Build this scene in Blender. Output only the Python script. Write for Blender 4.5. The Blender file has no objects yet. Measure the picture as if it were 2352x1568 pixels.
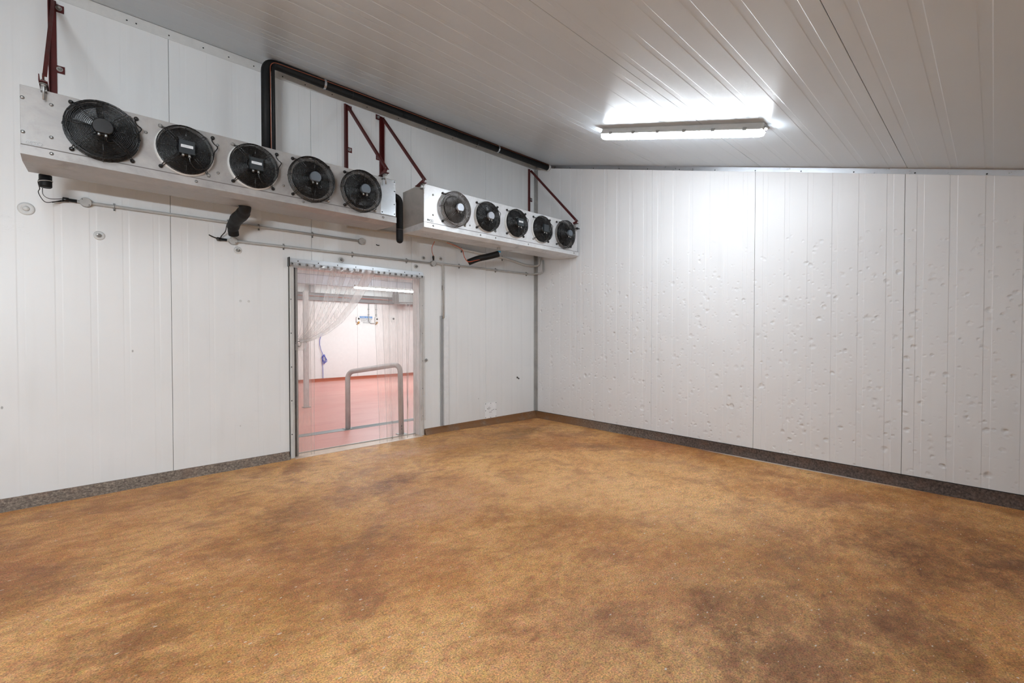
import bpy, bmesh, math, random
from mathutils import Vector, Matrix
S = bpy.context.scene
C = S.collection
PI = math.pi
random.seed(7)
# ------------------------------------------------------------------ camera, world, exposure
cam_d = bpy.data.cameras.new('camera')
cam = bpy.data.objects.new('camera', cam_d); C.objects.link(cam)
cam_d.sensor_width = 36.0; cam_d.lens = 15.722; cam_d.clip_start = 0.02; cam_d.clip_end = 100
yaw, pit = 0.8228, -0.0162
fw = Vector((math.cos(yaw)*math.cos(pit), math.sin(yaw)*math.cos(pit), math.sin(pit)))
rt = Vector((math.sin(yaw), -math.cos(yaw), 0)); up = rt.cross(fw)
M = Matrix((rt, up, -fw)).transposed().to_4x4()
M.translation = Vector((-5.1109, -4.9529, 1.2887))
cam.matrix_world = M
S.camera = cam
wd = bpy.data.worlds.new('world'); S.world = wd; wd.use_nodes = True
wd.node_tree.nodes['Background'].inputs[0].default_value = (0.5, 0.52, 0.55, 1)
wd.node_tree.nodes['Background'].inputs[1].default_value = 0.3
S.view_settings.view_transform = 'Standard'; S.view_settings.look = 'None'
S.view_settings.gamma = 1; S.view_settings.use_curve_mapping = False
S.view_settings.exposure = 0.0
S.cycles.transparent_max_bounces = 24; S.cycles.use_light_tree = False
S.cycles.use_adaptive_sampling = True; S.cycles.adaptive_threshold = 0.02
S.cycles.max_bounces = 8; S.cycles.diffuse_bounces = 3; S.cycles.glossy_bounces = 2
LAMP_MAIN = 92.0       # visible batten
FILL_REAR = 275.0        # added fill batten, unseen, behind the camera, left
FILL_OVER = 42.0        # added fill batten, unseen, on the ceiling above the left edge of the frame
LAMP_NEXT = 104.0       # battens of the adjoining room

# ------------------------------------------------------------------ materials
def L(r, g, b):
    f = lambda c: (c/255/12.92) if c/255 <= 0.04045 else ((c/255+0.055)/1.055)**2.4
    return (f(r), f(g), f(b), 1)
class NT:
    def __init__(s, name):
        s.m = bpy.data.materials.new(name); s.m.use_nodes = True
        s.t = s.m.node_tree; s.b = s.t.nodes['Principled BSDF']; s.out = s.t.nodes['Material Output']
        s.co = None
    def n(s, typ, **k):
        nd = s.t.nodes.new(typ)
        for a, v in k.items():
            if a.startswith('i_'):
                key = a[2:]; key = int(key) if key.isdigit() else key.replace('_', ' ')
                if hasattr(v, 'is_output'): s.t.links.new(v, nd.inputs[key])
                else: nd.inputs[key].default_value = v
            else: setattr(nd, a, v)
        return nd
    def coord(s, scale=(1, 1, 1), rot=(0, 0, 0), loc=(0, 0, 0)):
        if s.co is None: s.co = s.n('ShaderNodeTexCoord').outputs['Object']
        return s.n('ShaderNodeMapping', i_Vector=s.co, i_Scale=scale, i_Rotation=rot, i_Location=loc).outputs[0]
    def noise(s, scale, detail=4, rough=.55, sc=(1, 1, 1), vec=None, dist=0, loc=(0, 0, 0), rot=(0, 0, 0)):
        return s.n('ShaderNodeTexNoise', i_Vector=vec or s.coord(sc, rot, loc), i_Scale=scale, i_Detail=detail, i_Roughness=rough, i_Distortion=dist).outputs['Fac']
    def ramp(s, f, *st):
        nd = s.n('ShaderNodeValToRGB', i_Fac=f); e = nd.color_ramp.elements
        while len(e) < len(st): e.new(0.5)
        for q, (p, c) in zip(e, st):
            q.position = p; q.color = c if isinstance(c, tuple) else (c, c, c, 1)
        return nd.outputs[0]
    def mr(s, v, a, b, c=0, d=1):
        return s.n('ShaderNodeMapRange', i_Value=v, i_1=a, i_2=b, i_3=c, i_4=d, clamp=True).outputs[0]
    def mix(s, f, a, b, mode='MIX'):
        nd = s.n('ShaderNodeMix', data_type='RGBA', blend_type=mode)
        for i, v in ((0, f), (6, a), (7, b)):
            if hasattr(v, 'is_output'): s.t.links.new(v, nd.inputs[i])
            else: nd.inputs[i].default_value = v
        return nd.outputs[2]
    def math(s, op, a, b=0.0, c=0.0):
        nd = s.n('ShaderNodeMath', operation=op)
        for i, v in ((0, a), (1, b), (2, c)):
            if hasattr(v, 'is_output'): s.t.links.new(v, nd.inputs[i])
            else: nd.inputs[i].default_value = v
        return nd.outputs[0]
    def set(s, **k):
        for a, v in k.items():
            a = a.replace('_', ' ')
            if hasattr(v, 'is_output'): s.t.links.new(v, s.b.inputs[a])
            else: s.b.inputs[a].default_value = v
        return s
    def bump(s, h, strength=.3, dist=.01, nrm=None):
        nd = s.n('ShaderNodeBump', i_Height=h, i_Strength=strength, i_Distance=dist)
        if nrm is not None: s.t.links.new(nrm, nd.inputs['Normal'])
        s.t.links.new(nd.outputs[0], s.b.inputs['Normal']); return nd.outputs[0]
def plain(name, col, rough=.5, metal=0., var=.08, spec=.5, sc=14):
    t = NT(name)
    f = t.noise(sc, 4, .6)
    d = tuple(c*(1-var*2.2) for c in col[:3])+(1,)
    h = tuple(min(1, c*(1+var)) for c in col[:3])+(1,)
    t.set(Base_Color=t.mix(f, d, h), Roughness=t.mr(f, .2, .8, rough*.85, min(1, rough*1.15)), Metallic=metal, Specular_IOR_Level=spec)
    return t.m

def m_panel(name, col, dents=False, dirt=.5, rough=.36, grain=False):
    t = NT(name)
    big = t.noise(.9, 3, .6, loc=(3, 1, 0))
    streak = t.noise(9, 2, .6, sc=(1, 1, .08))
    c = t.mix(t.mr(big, .3, .75), tuple(v*.93 for v in col[:3])+(1,), col)
    c = t.mix(t.mr(streak, .55, .8, 0, .10*dirt), c, (.40, .37, .33, 1))
    # small scuffs and specks
    v = t.n('ShaderNodeTexVoronoi', i_Vector=t.coord((1, 1, .6)), i_Scale=4.2, i_Randomness=1.0)
    spk = t.math('MULTIPLY', t.mr(v.outputs['Distance'], .016, .036, 1, 0), t.mr(v.outputs['Color'], .45, .5, 0, 1))
    zf = t.n('ShaderNodeSeparateXYZ', i_0=t.co).outputs[2]
    spk = t.math('MULTIPLY', spk, t.mr(zf, 1.0, 2.2, 1, .15))
    c = t.mix(t.math('MULTIPLY', spk, .75*dirt), c, (.12, .11, .10, 1))
    scr = t.noise(3.2, 3, .5, sc=(1, 1, 5), dist=1.5, loc=(7, 2, 1))
    scr = t.mr(t.math('ABSOLUTE', t.math('SUBTRACT', scr, .66)), 0, .004, 1, 0)
    scr = t.math('MULTIPLY', scr, t.mr(t.noise(1.6, 2, .5, loc=(1, 8, 5)), .58, .66))
    c = t.mix(t.math('MULTIPLY', scr, .28*dirt), c, (.3, .29, .28, 1))
    low = t.math('MULTIPLY', t.mr(zf, .05, .55, .5, 0), t.mr(t.noise(2.2, 5, .6), .35, .7))
    c = t.mix(t.math('MULTIPLY', low, .35*dirt), c, (.62, .58, .50, 1))
    if grain:
        g = t.noise(420, 2, .6)
        c = t.mix(.55, c, t.ramp(g, (.3, .80), (.7, 1.0)), 'MULTIPLY')
    t.set(Base_Color=c, Roughness=t.mr(big, .3, .7, rough*.85, rough*1.2), Specular_IOR_Level=.38)
    h = t.math('MULTIPLY', t.noise(2.6, 2, .5), .25)
    if dents:
        zden = t.mr(zf, 2.35, 1.45, .10, 1.0)
        zden = t.math('MULTIPLY', zden, t.mr(zf, .08, .35, .35, 1))
        for sc, r, amp, th, lo in ((10, .30, .45, .20, (0, 0, 0)), (18, .36, .26, .15, (4, 2, 1)), (3.1, .13, .8, .5, (1, 5, 2)), (6.5, .24, .5, .40, (8, 1, 6))):
            vv = t.n('ShaderNodeTexVoronoi', i_Vector=t.coord((1, 1, 1), (.5+sc, .3, 0), lo), i_Scale=sc, i_Randomness=1.0)
            wob = t.math('MULTIPLY', t.math('SUBTRACT', t.noise(sc*3, 1, .6), .5), .22)
            dd = t.math('ADD', vv.outputs['Distance'], wob)
            dn_ = t.n('ShaderNodeMapRange', interpolation_type='SMOOTHERSTEP', i_Value=dd, i_1=0.0, i_2=r, i_3=-1, i_4=0); d = dn_.outputs[0]
            rnd = t.n('ShaderNodeSeparateColor', i_0=vv.outputs['Color']).outputs[0]
            on = t.math('GREATER_THAN', t.math('MULTIPLY', rnd, zden), th)
            on = t.math('MULTIPLY', on, rnd)
            h = t.math('ADD', h, t.math('MULTIPLY', t.math('MULTIPLY', d, on), amp))
        t.bump(h, 1.0, .0165)
    else:
        t.bump(h, .35, .006)
    return t.m

WHITE = L(226, 225, 224)
M_PL = m_panel('white_painted_panel', L(233, 233, 232), False, .8)
M_PR = m_panel('white_dented_panel', L(235, 234, 234), True, .6, .40)
M_CE = m_panel('ceiling_panel_paint', L(206, 213, 219), False, .0, .33)
M_CORE = plain('dark_joint', L(118, 116, 113), .8)
M_TRIM = plain('white_trim', L(215, 214, 211), .45)
M_GALV = None
def m_metal(name, col, rough, metal, stain=.4):
    t = NT(name)
    a = t.noise(3.2, 6, .65, dist=.8); b = t.noise(26, 4, .6)
    c = t.mix(t.mr(a, .35, .7), tuple(v*.70 for v in col[:3])+(1,), col)
    c = t.mix(t.mr(b, .5, .8, 0, stain*.5), c, tuple(v*.55 for v in col[:3])+(1,))
    gm = t.noise(4.5, 6, .7, loc=(2, 2, 7)); c = t.mix(t.mr(gm, .56, .74, 0, stain), c, (.16, .14, .12, 1))
    dr = t.noise(11, 4, .6, sc=(1, 1, .12))
    c = t.mix(t.mr(dr, .56, .72, 0, stain*.35), c, (.30, .25, .20, 1))
    t.set(Base_Color=c, Roughness=t.mr(a, .3, .75, rough*.75, rough*1.3), Metallic=metal)
    t.bump(t.math('ADD', t.math('MULTIPLY', b, .2), t.noise(1.8, 2, .5)), .18, .01)
    return t.m
M_ALU = m_metal('dull_aluminium', L(176, 172, 169), .42, .15, .5)
M_ALU2 = m_metal('bright_aluminium', L(232, 232, 233), .34, .18, .3)
M_PLATE = m_metal('new_galvanised', L(214, 218, 222), .28, .75, .25)
M_RAIL = plain('galvanised_rail_metal', L(206, 210, 214), .32, .6, .05)
M_FLASH = plain('flashing_metal', L(190, 192, 196), .30, .92, .06)
M_STEEL = m_metal('galvanised_steel', L(168, 166, 163), .45, .6, .5)
M_BLACK = plain('black_plastic', L(9, 9, 10), .34, 0, .1, .6, 40)
M_WIRE = plain('black_wire', L(13, 13, 14), .28, 0, .1, .6, 90)
M_WIREG = plain('grey_wire', L(96, 90, 86), .30, .5, .1, .6, 90)
M_VOID = plain('dark_fan_opening', L(4, 4, 4), .7)
M_BLADE = plain('dark_fan_blade', L(13, 14, 18), .28, 0, .2, .6)
M_CAP = plain('grey_motor_cap', L(98, 106, 114), .42, .1)
M_CAPL = plain('pale_motor_cap', L(176, 180, 188), .4, .2)
M_CAPD = plain('dark_motor_box', L(44, 50, 54), .4)
M_LABEL = plain('white_label', L(216, 218, 220), .5)
M_LBLINE = plain('label_print', L(120, 120, 120), .6)
M_FOAM = plain('black_foam_lagging', L(9, 9, 10), .6, 0, .25, .35, 30)
M_RED = plain('red_oxide_paint', L(84, 17, 14), .5, .1, .25)
M_COPPER = plain('copper_coloured_wire', L(150, 84, 60), .4, .3)
M_PVC = plain('grey_conduit', L(186, 185, 182), .45, 0, .15)
M_PVCW = plain('white_pipe', L(198, 194, 188), .4)
M_GASKET = plain('grimy_black_seal', L(60, 53, 50), .7, 0, .5, .4, 30)
M_ORANGE = plain('orange_cable', L(196, 84, 48), .5)
M_BLUE = plain('blue_hose', L(70, 84, 190), .4)
M_BOLT = plain('zinc_bolt', L(166, 166, 164), .35, .6)
M_BLUET = plain('blue_tape', L(60, 150, 190), .5)
M_LETTER = plain('grey_lettering', L(120, 118, 116), .5)
M_DARKT = plain('dark_text', L(70, 70, 76), .6)
M_SIGNB = plain('sign_blue', L(70, 140, 205), .5)
M_SIGNW = plain('sign_white', L(232, 230, 226), .5)
M_BRASS = plain('brass_fitting', L(196, 150, 84), .4, .4)

def m_emit(name, col, s):
    t = NT(name); t.set(Base_Color=(.9, .9, .9, 1), Roughness=.4, Emission_Color=col, Emission_Strength=s); return t.m
M_LAMP = m_emit('lit_diffuser', (.87, .955, 1.03, 1), LAMP_MAIN)
M_FILLR = m_emit('fill_diffuser_rear', (.87, .955, 1.03, 1), FILL_REAR)
M_FILLO = m_emit('fill_diffuser_over', (.87, .955, 1.03, 1), FILL_OVER)
M_LAMPN = m_emit('lit_diffuser_next', (.85, .99, 1.05, 1), LAMP_NEXT)

def m_strip(name='clear_strip_plastic', lo=.04, hi=.22):
    t = NT(name)
    tr = t.n('ShaderNodeBsdfTransparent', i_Color=(.975, .965, .955, 1))
    gl = t.n('ShaderNodeBsdfGlossy', i_Color=(1, 1, 1, 1), i_Roughness=.12)
    df = t.n('ShaderNodeBsdfTranslucent', i_Color=(.97, .96, .95, 1))
    d2 = t.n('ShaderNodeBsdfDiffuse', i_Color=(.86, .83, .80, 1))
    scuff = t.noise(60, 4, .7, sc=(1, 1, .15))
    ms = t.n('ShaderNodeMixShader', i_0=.25, i_1=df.outputs[0], i_2=d2.outputs[0])
    m1 = t.n('ShaderNodeMixShader', i_0=t.mr(scuff, .35, .8, lo, hi), i_1=tr.outputs[0], i_2=ms.outputs[0])
    fr = t.n('ShaderNodeFresnel', i_IOR=1.35)
    m2 = t.n('ShaderNodeMixShader', i_0=fr.outputs[0], i_1=m1.outputs[0], i_2=gl.outputs[0])
    t.t.links.new(m2.outputs[0], t.out.inputs[0]); return t.m
M_STRIP = m_strip()
M_STRIPB = m_strip('milky_strip_plastic', .38, .62)
M_STRIPW = m_strip('clouded_strip_plastic', .16, .42)
def m_edge():
    t = NT('strip_cut_edge')
    tr = t.n('ShaderNodeBsdfTransparent', i_Color=(.9, .88, .86, 1)); df = t.n('ShaderNodeBsdfDiffuse', i_Color=(.72, .68, .66, 1))
    m1 = t.n('ShaderNodeMixShader', i_0=.45, i_1=tr.outputs[0], i_2=df.outputs[0]); t.t.links.new(m1.outputs[0], t.out.inputs[0]); return t.m
M_STRIPE = m_edge()

def m_floor():
    t = NT('stained_brown_floor')
    P = t.coord()
    big = t.noise(.55, 4, .62, dist=.3, loc=(2, 5, 0))
    mid = t.noise(2.4, 5, .66, dist=.4, loc=(9, 1, 0))
    hue = t.noise(.8, 4, .6, loc=(4, 4, 4))
    c = t.ramp(big, (.30, L(156, 98, 46)), (.42, L(198, 138, 78)), (.56, L(228, 174, 114)), (.74, L(238, 190, 136)))
    c = t.mix(t.mr(hue, .45, .7, 0, .55), c, L(192, 138, 70))
    c = t.mix(t.mr(t.noise(1.1, 5, .6, loc=(0, 9, 2)), .48, .72, 0, .5), c, L(178, 116, 82))
    c = t.mix(t.mr(mid, .50, .66, 0, .62), c, L(138, 80, 40))
    fine = t.noise(11, 6, .8, sc=(.8, 1.3, 1), rot=(0, 0, .8), loc=(3, 3, 0))
    c = t.mix(t.mr(fine, .50, .64, 0, .50), c, L(140, 86, 48))
    c = t.mix(t.mr(fine, .34, .48, .35, 0), c, L(236, 192, 144))
    c = t.mix(t.mr(mid, .28, .42, .4, 0), c, L(206, 164, 122))
    # stains and painted shade toward the viewer, fixed in place: (x, y, rx, ry, rot, strength, colour)
    dist = t.n('ShaderNodeTexNoise', i_Vector=P, i_Scale=2.6, i_Detail=6, i_Roughness=.78)
    wv = t.n('ShaderNodeVectorMath', operation='MULTIPLY_ADD', i_0=dist.outputs['Color'], i_1=(1.1, 1.1, 0), i_2=P)
    w = wv.outputs[0]
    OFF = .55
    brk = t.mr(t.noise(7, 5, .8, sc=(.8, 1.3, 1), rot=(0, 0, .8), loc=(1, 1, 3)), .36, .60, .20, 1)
    for x, y, rx, ry, rz, st, col in [q for q in FLOOR_STAINS_SHADE if q[5] >= .45]:
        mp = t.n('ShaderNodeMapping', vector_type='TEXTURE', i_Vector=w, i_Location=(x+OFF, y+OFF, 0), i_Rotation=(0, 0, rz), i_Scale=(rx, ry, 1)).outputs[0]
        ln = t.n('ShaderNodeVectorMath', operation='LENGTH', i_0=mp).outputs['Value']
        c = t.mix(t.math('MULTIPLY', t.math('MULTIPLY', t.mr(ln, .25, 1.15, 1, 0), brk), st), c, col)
    # mopping streaks
    st = t.noise(7, 5, .7, sc=(.35, 1.6, 1), rot=(0, 0, .9), dist=.3)
    c = t.mix(t.mr(st, .60, .74, 0, .45), c, L(112, 70, 40))
    st2 = t.noise(16, 4, .7, sc=(.3, 1.5, 1), rot=(0, 0, .7))
    c = t.mix(t.mr(st2, .66, .74, 0, .35), c, L(84, 58, 40))
    # granular finish
    g = t.noise(150, 3, .75); g2 = t.noise(60, 4, .75, loc=(5, 0, 0))
    c = t.mix(.85, c, t.ramp(g, (.36, (.42, .38, .34, 1)), (.5, (1, 1, 1, 1)), (.64, (1.5, 1.46, 1.38, 1))), 'MULTIPLY')
    c = t.mix(t.mr(g2, .56, .68, 0, .6), c, L(88, 52, 24))
    sp = t.noise(22, 6, .75, sc=(.7, 1.5, 1), rot=(0, 0, .8), loc=(1, 2, 0))
    c = t.mix(t.math('MULTIPLY', t.mr(sp, .60, .68, 0, .75), t.mr(t.noise(1.2, 3, .5, loc=(6, 6, 0)), .42, .6)), c, L(84, 52, 30))
    hn = t.n('ShaderNodeTexNoise', i_Vector=P, i_Scale=48, i_Detail=3, i_Roughness=.7)
    hb = t.n('ShaderNodeMix', data_type='RGBA', blend_type='OVERLAY'); hb.inputs[0].default_value = .38
    t.t.links.new(c, hb.inputs[6]); t.t.links.new(hn.outputs['Color'], hb.inputs[7]); c = hb.outputs[2]
    # white chips
    for sc, r, th, lo in ((6.5, .045, .62, (0, 0, 0)), (15, .055, .72, (3, 7, 0)), (2.6, .022, .5, (5, 2, 0))):
        v = t.n('ShaderNodeTexVoronoi', voronoi_dimensions='2D', i_Vector=t.coord((1, 1.9, 1), (0, 0, .8), lo), i_Scale=sc, i_Randomness=1.0)
        on = t.math('GREATER_THAN', t.n('ShaderNodeSeparateColor', i_0=v.outputs['Color']).outputs[1], th)
        wob = t.math('MULTIPLY', t.math('SUBTRACT', t.noise(sc*22, 2, .5), .5), r*2.2)
        d = t.mr(t.math('ADD', v.outputs['Distance'], wob), r*.7, r, 1, 0)
        area = t.mr(t.noise(.7, 2, .5, loc=(sc, 3, 0)), .40, .55)
        c = t.mix(t.math('MULTIPLY', t.math('MULTIPLY', d, on), t.math('MULTIPLY', area, .75)), c, L(222, 214, 204))
    sx = t.n('ShaderNodeSeparateXYZ', i_0=P)
    ex = t.math('ADD', sx.outputs[0], t.math('MULTIPLY', t.noise(9, 4, .7, loc=(2, 7, 0)), .035))
    salt = t.math('MULTIPLY', t.math('MULTIPLY', t.mr(ex, -.055, -.030, 0, 1), t.mr(sx.outputs[1], -4.6, -4.1, 0, 1)), t.mr(sx.outputs[1], -2.6, -3.0, 0, 1))
    c = t.mix(t.math('MULTIPLY', salt, .8), c, L(206, 200, 194))
    t.set(Base_Color=c, Roughness=t.mr(mid, .3, .7, .62, .45), Specular_IOR_Level=.35)
    h = t.math('ADD', t.math('MULTIPLY', g, .5), t.math('MULTIPLY', g2, .6))
    h = t.math('ADD', h, t.math('MULTIPLY', t.noise(3, 3, .5), 1.5))
    t.bump(h, .5, .006)
    return t.m
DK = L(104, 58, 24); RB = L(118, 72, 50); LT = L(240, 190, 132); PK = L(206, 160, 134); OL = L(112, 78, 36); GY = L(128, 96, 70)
FLOOR_STAINS_SHADE = [
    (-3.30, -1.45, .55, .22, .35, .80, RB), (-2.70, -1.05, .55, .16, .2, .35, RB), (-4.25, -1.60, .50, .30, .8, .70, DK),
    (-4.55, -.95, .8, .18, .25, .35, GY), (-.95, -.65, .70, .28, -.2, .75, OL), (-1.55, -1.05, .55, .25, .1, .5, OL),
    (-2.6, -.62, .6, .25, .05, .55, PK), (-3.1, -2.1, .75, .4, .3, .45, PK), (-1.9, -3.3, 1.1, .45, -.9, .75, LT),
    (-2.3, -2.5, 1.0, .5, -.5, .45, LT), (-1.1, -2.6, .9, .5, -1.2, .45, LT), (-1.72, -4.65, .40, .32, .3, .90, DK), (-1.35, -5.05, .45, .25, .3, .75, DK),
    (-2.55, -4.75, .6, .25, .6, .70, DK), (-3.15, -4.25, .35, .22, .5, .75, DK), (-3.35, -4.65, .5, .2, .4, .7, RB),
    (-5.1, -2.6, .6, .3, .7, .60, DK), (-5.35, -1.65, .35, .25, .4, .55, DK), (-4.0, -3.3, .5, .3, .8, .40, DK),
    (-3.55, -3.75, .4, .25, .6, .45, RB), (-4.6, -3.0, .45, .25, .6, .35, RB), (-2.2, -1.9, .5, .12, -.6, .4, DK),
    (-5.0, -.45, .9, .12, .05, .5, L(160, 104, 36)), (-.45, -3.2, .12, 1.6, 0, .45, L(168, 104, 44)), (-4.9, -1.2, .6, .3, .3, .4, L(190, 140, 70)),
    (-3.1, -4.5, 1.5, .7, .5, .60, L(124, 78, 38)), (-4.7, -2.8, 1.1, .6, .75, .45, L(128, 80, 36)), (-1.3, -4.9, .9, .6, .4, .55, L(118, 72, 32)), (-3.9, -3.6, .9, .45, .7, .40, L(138, 88, 46)), (-5.5, -1.9, .8, .5, .5, .45, L(132, 82, 36)), (-2.2, -4.1, .3, .18, .4, .5, GY), (-.8, -1.9, .5, .2, -1.0, .45, DK), (-3.9, -2.3, .35, .2, .9, .45, DK)]  # broad ones put shade toward the viewer into the colour; small ones are stains
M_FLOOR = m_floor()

def m_cove():
    t = NT('granular_cove')
    a = t.noise(60, 4, .7); b = t.noise(5, 4, .6)
    c = t.ramp(a, (.3, L(70, 58, 50)), (.5, L(118, 104, 92)), (.7, L(164, 148, 132)))
    x = t.n('ShaderNodeSeparateXYZ', i_0=t.coord())
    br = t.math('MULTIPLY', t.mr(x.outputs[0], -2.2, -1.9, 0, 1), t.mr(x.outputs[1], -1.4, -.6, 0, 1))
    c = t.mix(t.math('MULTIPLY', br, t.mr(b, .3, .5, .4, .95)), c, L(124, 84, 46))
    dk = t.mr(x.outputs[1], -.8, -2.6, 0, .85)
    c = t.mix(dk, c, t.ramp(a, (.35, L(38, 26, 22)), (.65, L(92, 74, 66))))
    c = t.mix(t.mr(b, .5, .7, 0, .3), c, L(128, 92, 70))
    t.set(Base_Color=c, Roughness=.75); t.bump(a, .5, .006)
    return t.m
M_COVE = m_cove()

def m_redfloor():
    t = NT('red_coated_floor')
    a = t.noise(.9, 5, .6, sc=(.5, 1.6, 1), dist=.5); b = t.noise(3, 5, .6, sc=(.5, 1.8, 1), rot=(0, 0, .3))
    c = t.mix(t.mr(a, .3, .7), L(204, 134, 122), L(212, 152, 140))
    c = t.mix(t.mr(b, .55, .7, 0, .4), c, L(184, 110, 104))
    c = t.mix(t.mr(b, .25, .4, .35, 0), c, L(212, 160, 150))
    t.set(Base_Color=c, Roughness=.42); t.bump(t.noise(120, 2, .5), .15, .004)
    return t.m
M_RF = m_redfloor()
M_SKIRT = plain('orange_skirting_paint', L(178, 98, 74), .5)
M_NW = plain('adjoining_wall_paint', L(236, 230, 226), .5, 0, .03)
M_GRATE = plain('stainless_grate', L(176, 182, 182), .35, .6)
M_DRAIN = plain('drain_slots', L(70, 62, 60), .7)
M_SILL = plain('worn_threshold', L(222, 196, 176), .5, 0, .15)

# ------------------------------------------------------------------ mesh helpers
class MB:
    def __init__(s): s.v = []; s.f = []; s.mi = []; s.sm = []
    def add(s, vs, fs, m=0, sm=False):
        o = len(s.v); s.v += [tuple(v) for v in vs]
        for f in fs: s.f.append(tuple(i+o for i in f)); s.mi.append(m); s.sm.append(sm)
    def box(s, a, b, m=0):
        x0, y0, z0 = a; x1, y1, z1 = b
        s.add([(x0,y0,z0),(x1,y0,z0),(x1,y1,z0),(x0,y1,z0),(x0,y0,z1),(x1,y0,z1),(x1,y1,z1),(x0,y1,z1)],
              [(0,3,2,1),(4,5,6,7),(0,1,5,4),(1,2,6,5),(2,3,7,6),(3,0,4,7)], m)
    def hexa(s, bot, top, m=0):
        s.add(list(bot)+list(top), [(0,3,2,1),(4,5,6,7),(0,1,5,4),(1,2,6,5),(2,3,7,6),(3,0,4,7)], m)
    def obox(s, c, ax, ay, az, m=0):      # oriented box, half vectors
        c, ax, ay, az = map(Vector, (c, ax, ay, az))
        s.hexa([c-ax-ay-az, c+ax-ay-az, c+ax+ay-az, c-ax+ay-az], [c-ax-ay+az, c+ax-ay+az, c+ax+ay+az, c-ax+ay+az], m)
    def tube(s, pts, r, seg=10, m=0, closed=False, caps=True):
        pts = [Vector(p) for p in pts]; n = len(pts); rr = r if isinstance(r, (list, tuple)) else [r]*n
        nrm = None; o = len(s.v)
        for i, p in enumerate(pts):
            if closed: d = pts[(i+1) % n]-pts[i-1]
            else: d = pts[min(i+1, n-1)]-pts[max(i-1, 0)]
            d.normalize()
            if nrm is None:
                nrm = d.orthogonal().normalized()
                if closed: nrm = Vector((0, 1, 0)) if abs(d.y) < .9 else Vector((1, 0, 0))
            nrm = (nrm-d*nrm.dot(d)).normalized(); bn = d.cross(nrm)
            for k in range(seg):
                a = 2*PI*(k+.5)/seg; s.v.append(tuple(p+(nrm*math.cos(a)+bn*math.sin(a))*rr[i]))
        for i in range(n if closed else n-1):
            j = (i+1) % n
            for k in range(seg):
                l = (k+1) % seg
                s.f.append((o+i*seg+k, o+i*seg+l, o+j*seg+l, o+j*seg+k)); s.mi.append(m); s.sm.append(True)
        if caps and not closed:
            s.f.append(tuple(o+k for k in reversed(range(seg)))); s.mi.append(m); s.sm.append(False)
            s.f.append(tuple(o+(n-1)*seg+k for k in range(seg))); s.mi.append(m); s.sm.append(False)
    def lathe(s, c, axis, prof, seg=24, m=0, smooth=True):   # prof: (radius, height along axis)
        c = Vector(c); ax = Vector(axis).normalized(); u = ax.orthogonal().normalized(); w = ax.cross(u); o = len(s.v)
        for r, h in prof:
            for k in range(seg):
                a = 2*PI*k/seg; s.v.append(tuple(c+ax*h+(u*math.cos(a)+w*math.sin(a))*r))
        for i in range(len(prof)-1):
            for k in range(seg):
                l = (k+1) % seg; s.f.append((o+i*seg+k, o+i*seg+l, o+(i+1)*seg+l, o+(i+1)*seg+k)); s.mi.append(m); s.sm.append(smooth)
        s.f.append(tuple(o+k for k in reversed(range(seg)))); s.mi.append(m); s.sm.append(False)
        s.f.append(tuple(o+(len(prof)-1)*seg+k for k in range(seg))); s.mi.append(m); s.sm.append(False)
    def mesh(s, name, mats, bevel=0):
        me = bpy.data.meshes.new(name); me.from_pydata(s.v, [], s.f)
        for m in (mats if isinstance(mats, (list, tuple)) else [mats]): me.materials.append(m)
        me.polygons.foreach_set('material_index', s.mi); me.polygons.foreach_set('use_smooth', s.sm)
        bm = bmesh.new(); bm.from_mesh(me); bmesh.ops.recalc_face_normals(bm, faces=bm.faces)
        if bevel:
            es = [e for e in bm.edges if len(e.link_faces) == 2 and e.calc_face_angle(0) > .7]
            bmesh.ops.bevel(bm, geom=es, offset=bevel, segments=2, affect='EDGES', profile=.6, clamp_overlap=True)
        bm.to_mesh(me); bm.free(); me.update(); return me
    def obj(s, name, mats, parent=None, bevel=0, loc=(0, 0, 0)):
        return link(name, s.mesh(name, mats, bevel), parent, loc)
def link(name, me, parent=None, loc=(0, 0, 0)):
    o = bpy.data.objects.new(name, me); C.objects.link(o)
    if parent is not None: o.parent = parent
    o.location = loc; return o
def thing(name, label, cat, loc=(0, 0, 0), group=None):
    o = bpy.data.objects.new(name, None); C.objects.link(o); o.location = loc; o.empty_display_size = .1
    o['label'] = label; o['category'] = cat
    if group: o['group'] = group
    return o
def tag(o, label, cat, group=None):
    o['label'] = label; o['category'] = cat
    if group: o['group'] = group
    return o
def struct(o, label=None):
    o['kind'] = 'structure'
    if label: o['label'] = label; 
    return o
def smooth_path(pts, n=6):
    P = [Vector(p) for p in pts]; out = []
    for i in range(len(P)-1):
        p0 = P[max(i-1, 0)]; p1 = P[i]; p2 = P[i+1]; p3 = P[min(i+2, len(P)-1)]
        for k in range(n):
            t = k/n; out.append(.5*((2*p1)+(-p0+p2)*t+(2*p0-5*p1+4*p2-p3)*t*t+(-p0+3*p1-3*p2+p3)*t**3))
    out.append(P[-1]); return out
def rounded(pts, r, n=6):
    P = [Vector(p) for p in pts]; out = [P[0]]
    for i in range(1, len(P)-1):
        a = (P[i-1]-P[i]); b = (P[i+1]-P[i]); q = min(r, a.length*.49, b.length*.49)
        A = P[i]+a.normalized()*q; B = P[i]+b.normalized()*q
        for k in range(n+1):
            t = k/n; out.append(A*(1-t)**2+P[i]*2*t*(1-t)+B*t*t)
    out.append(P[-1]); return out

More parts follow.
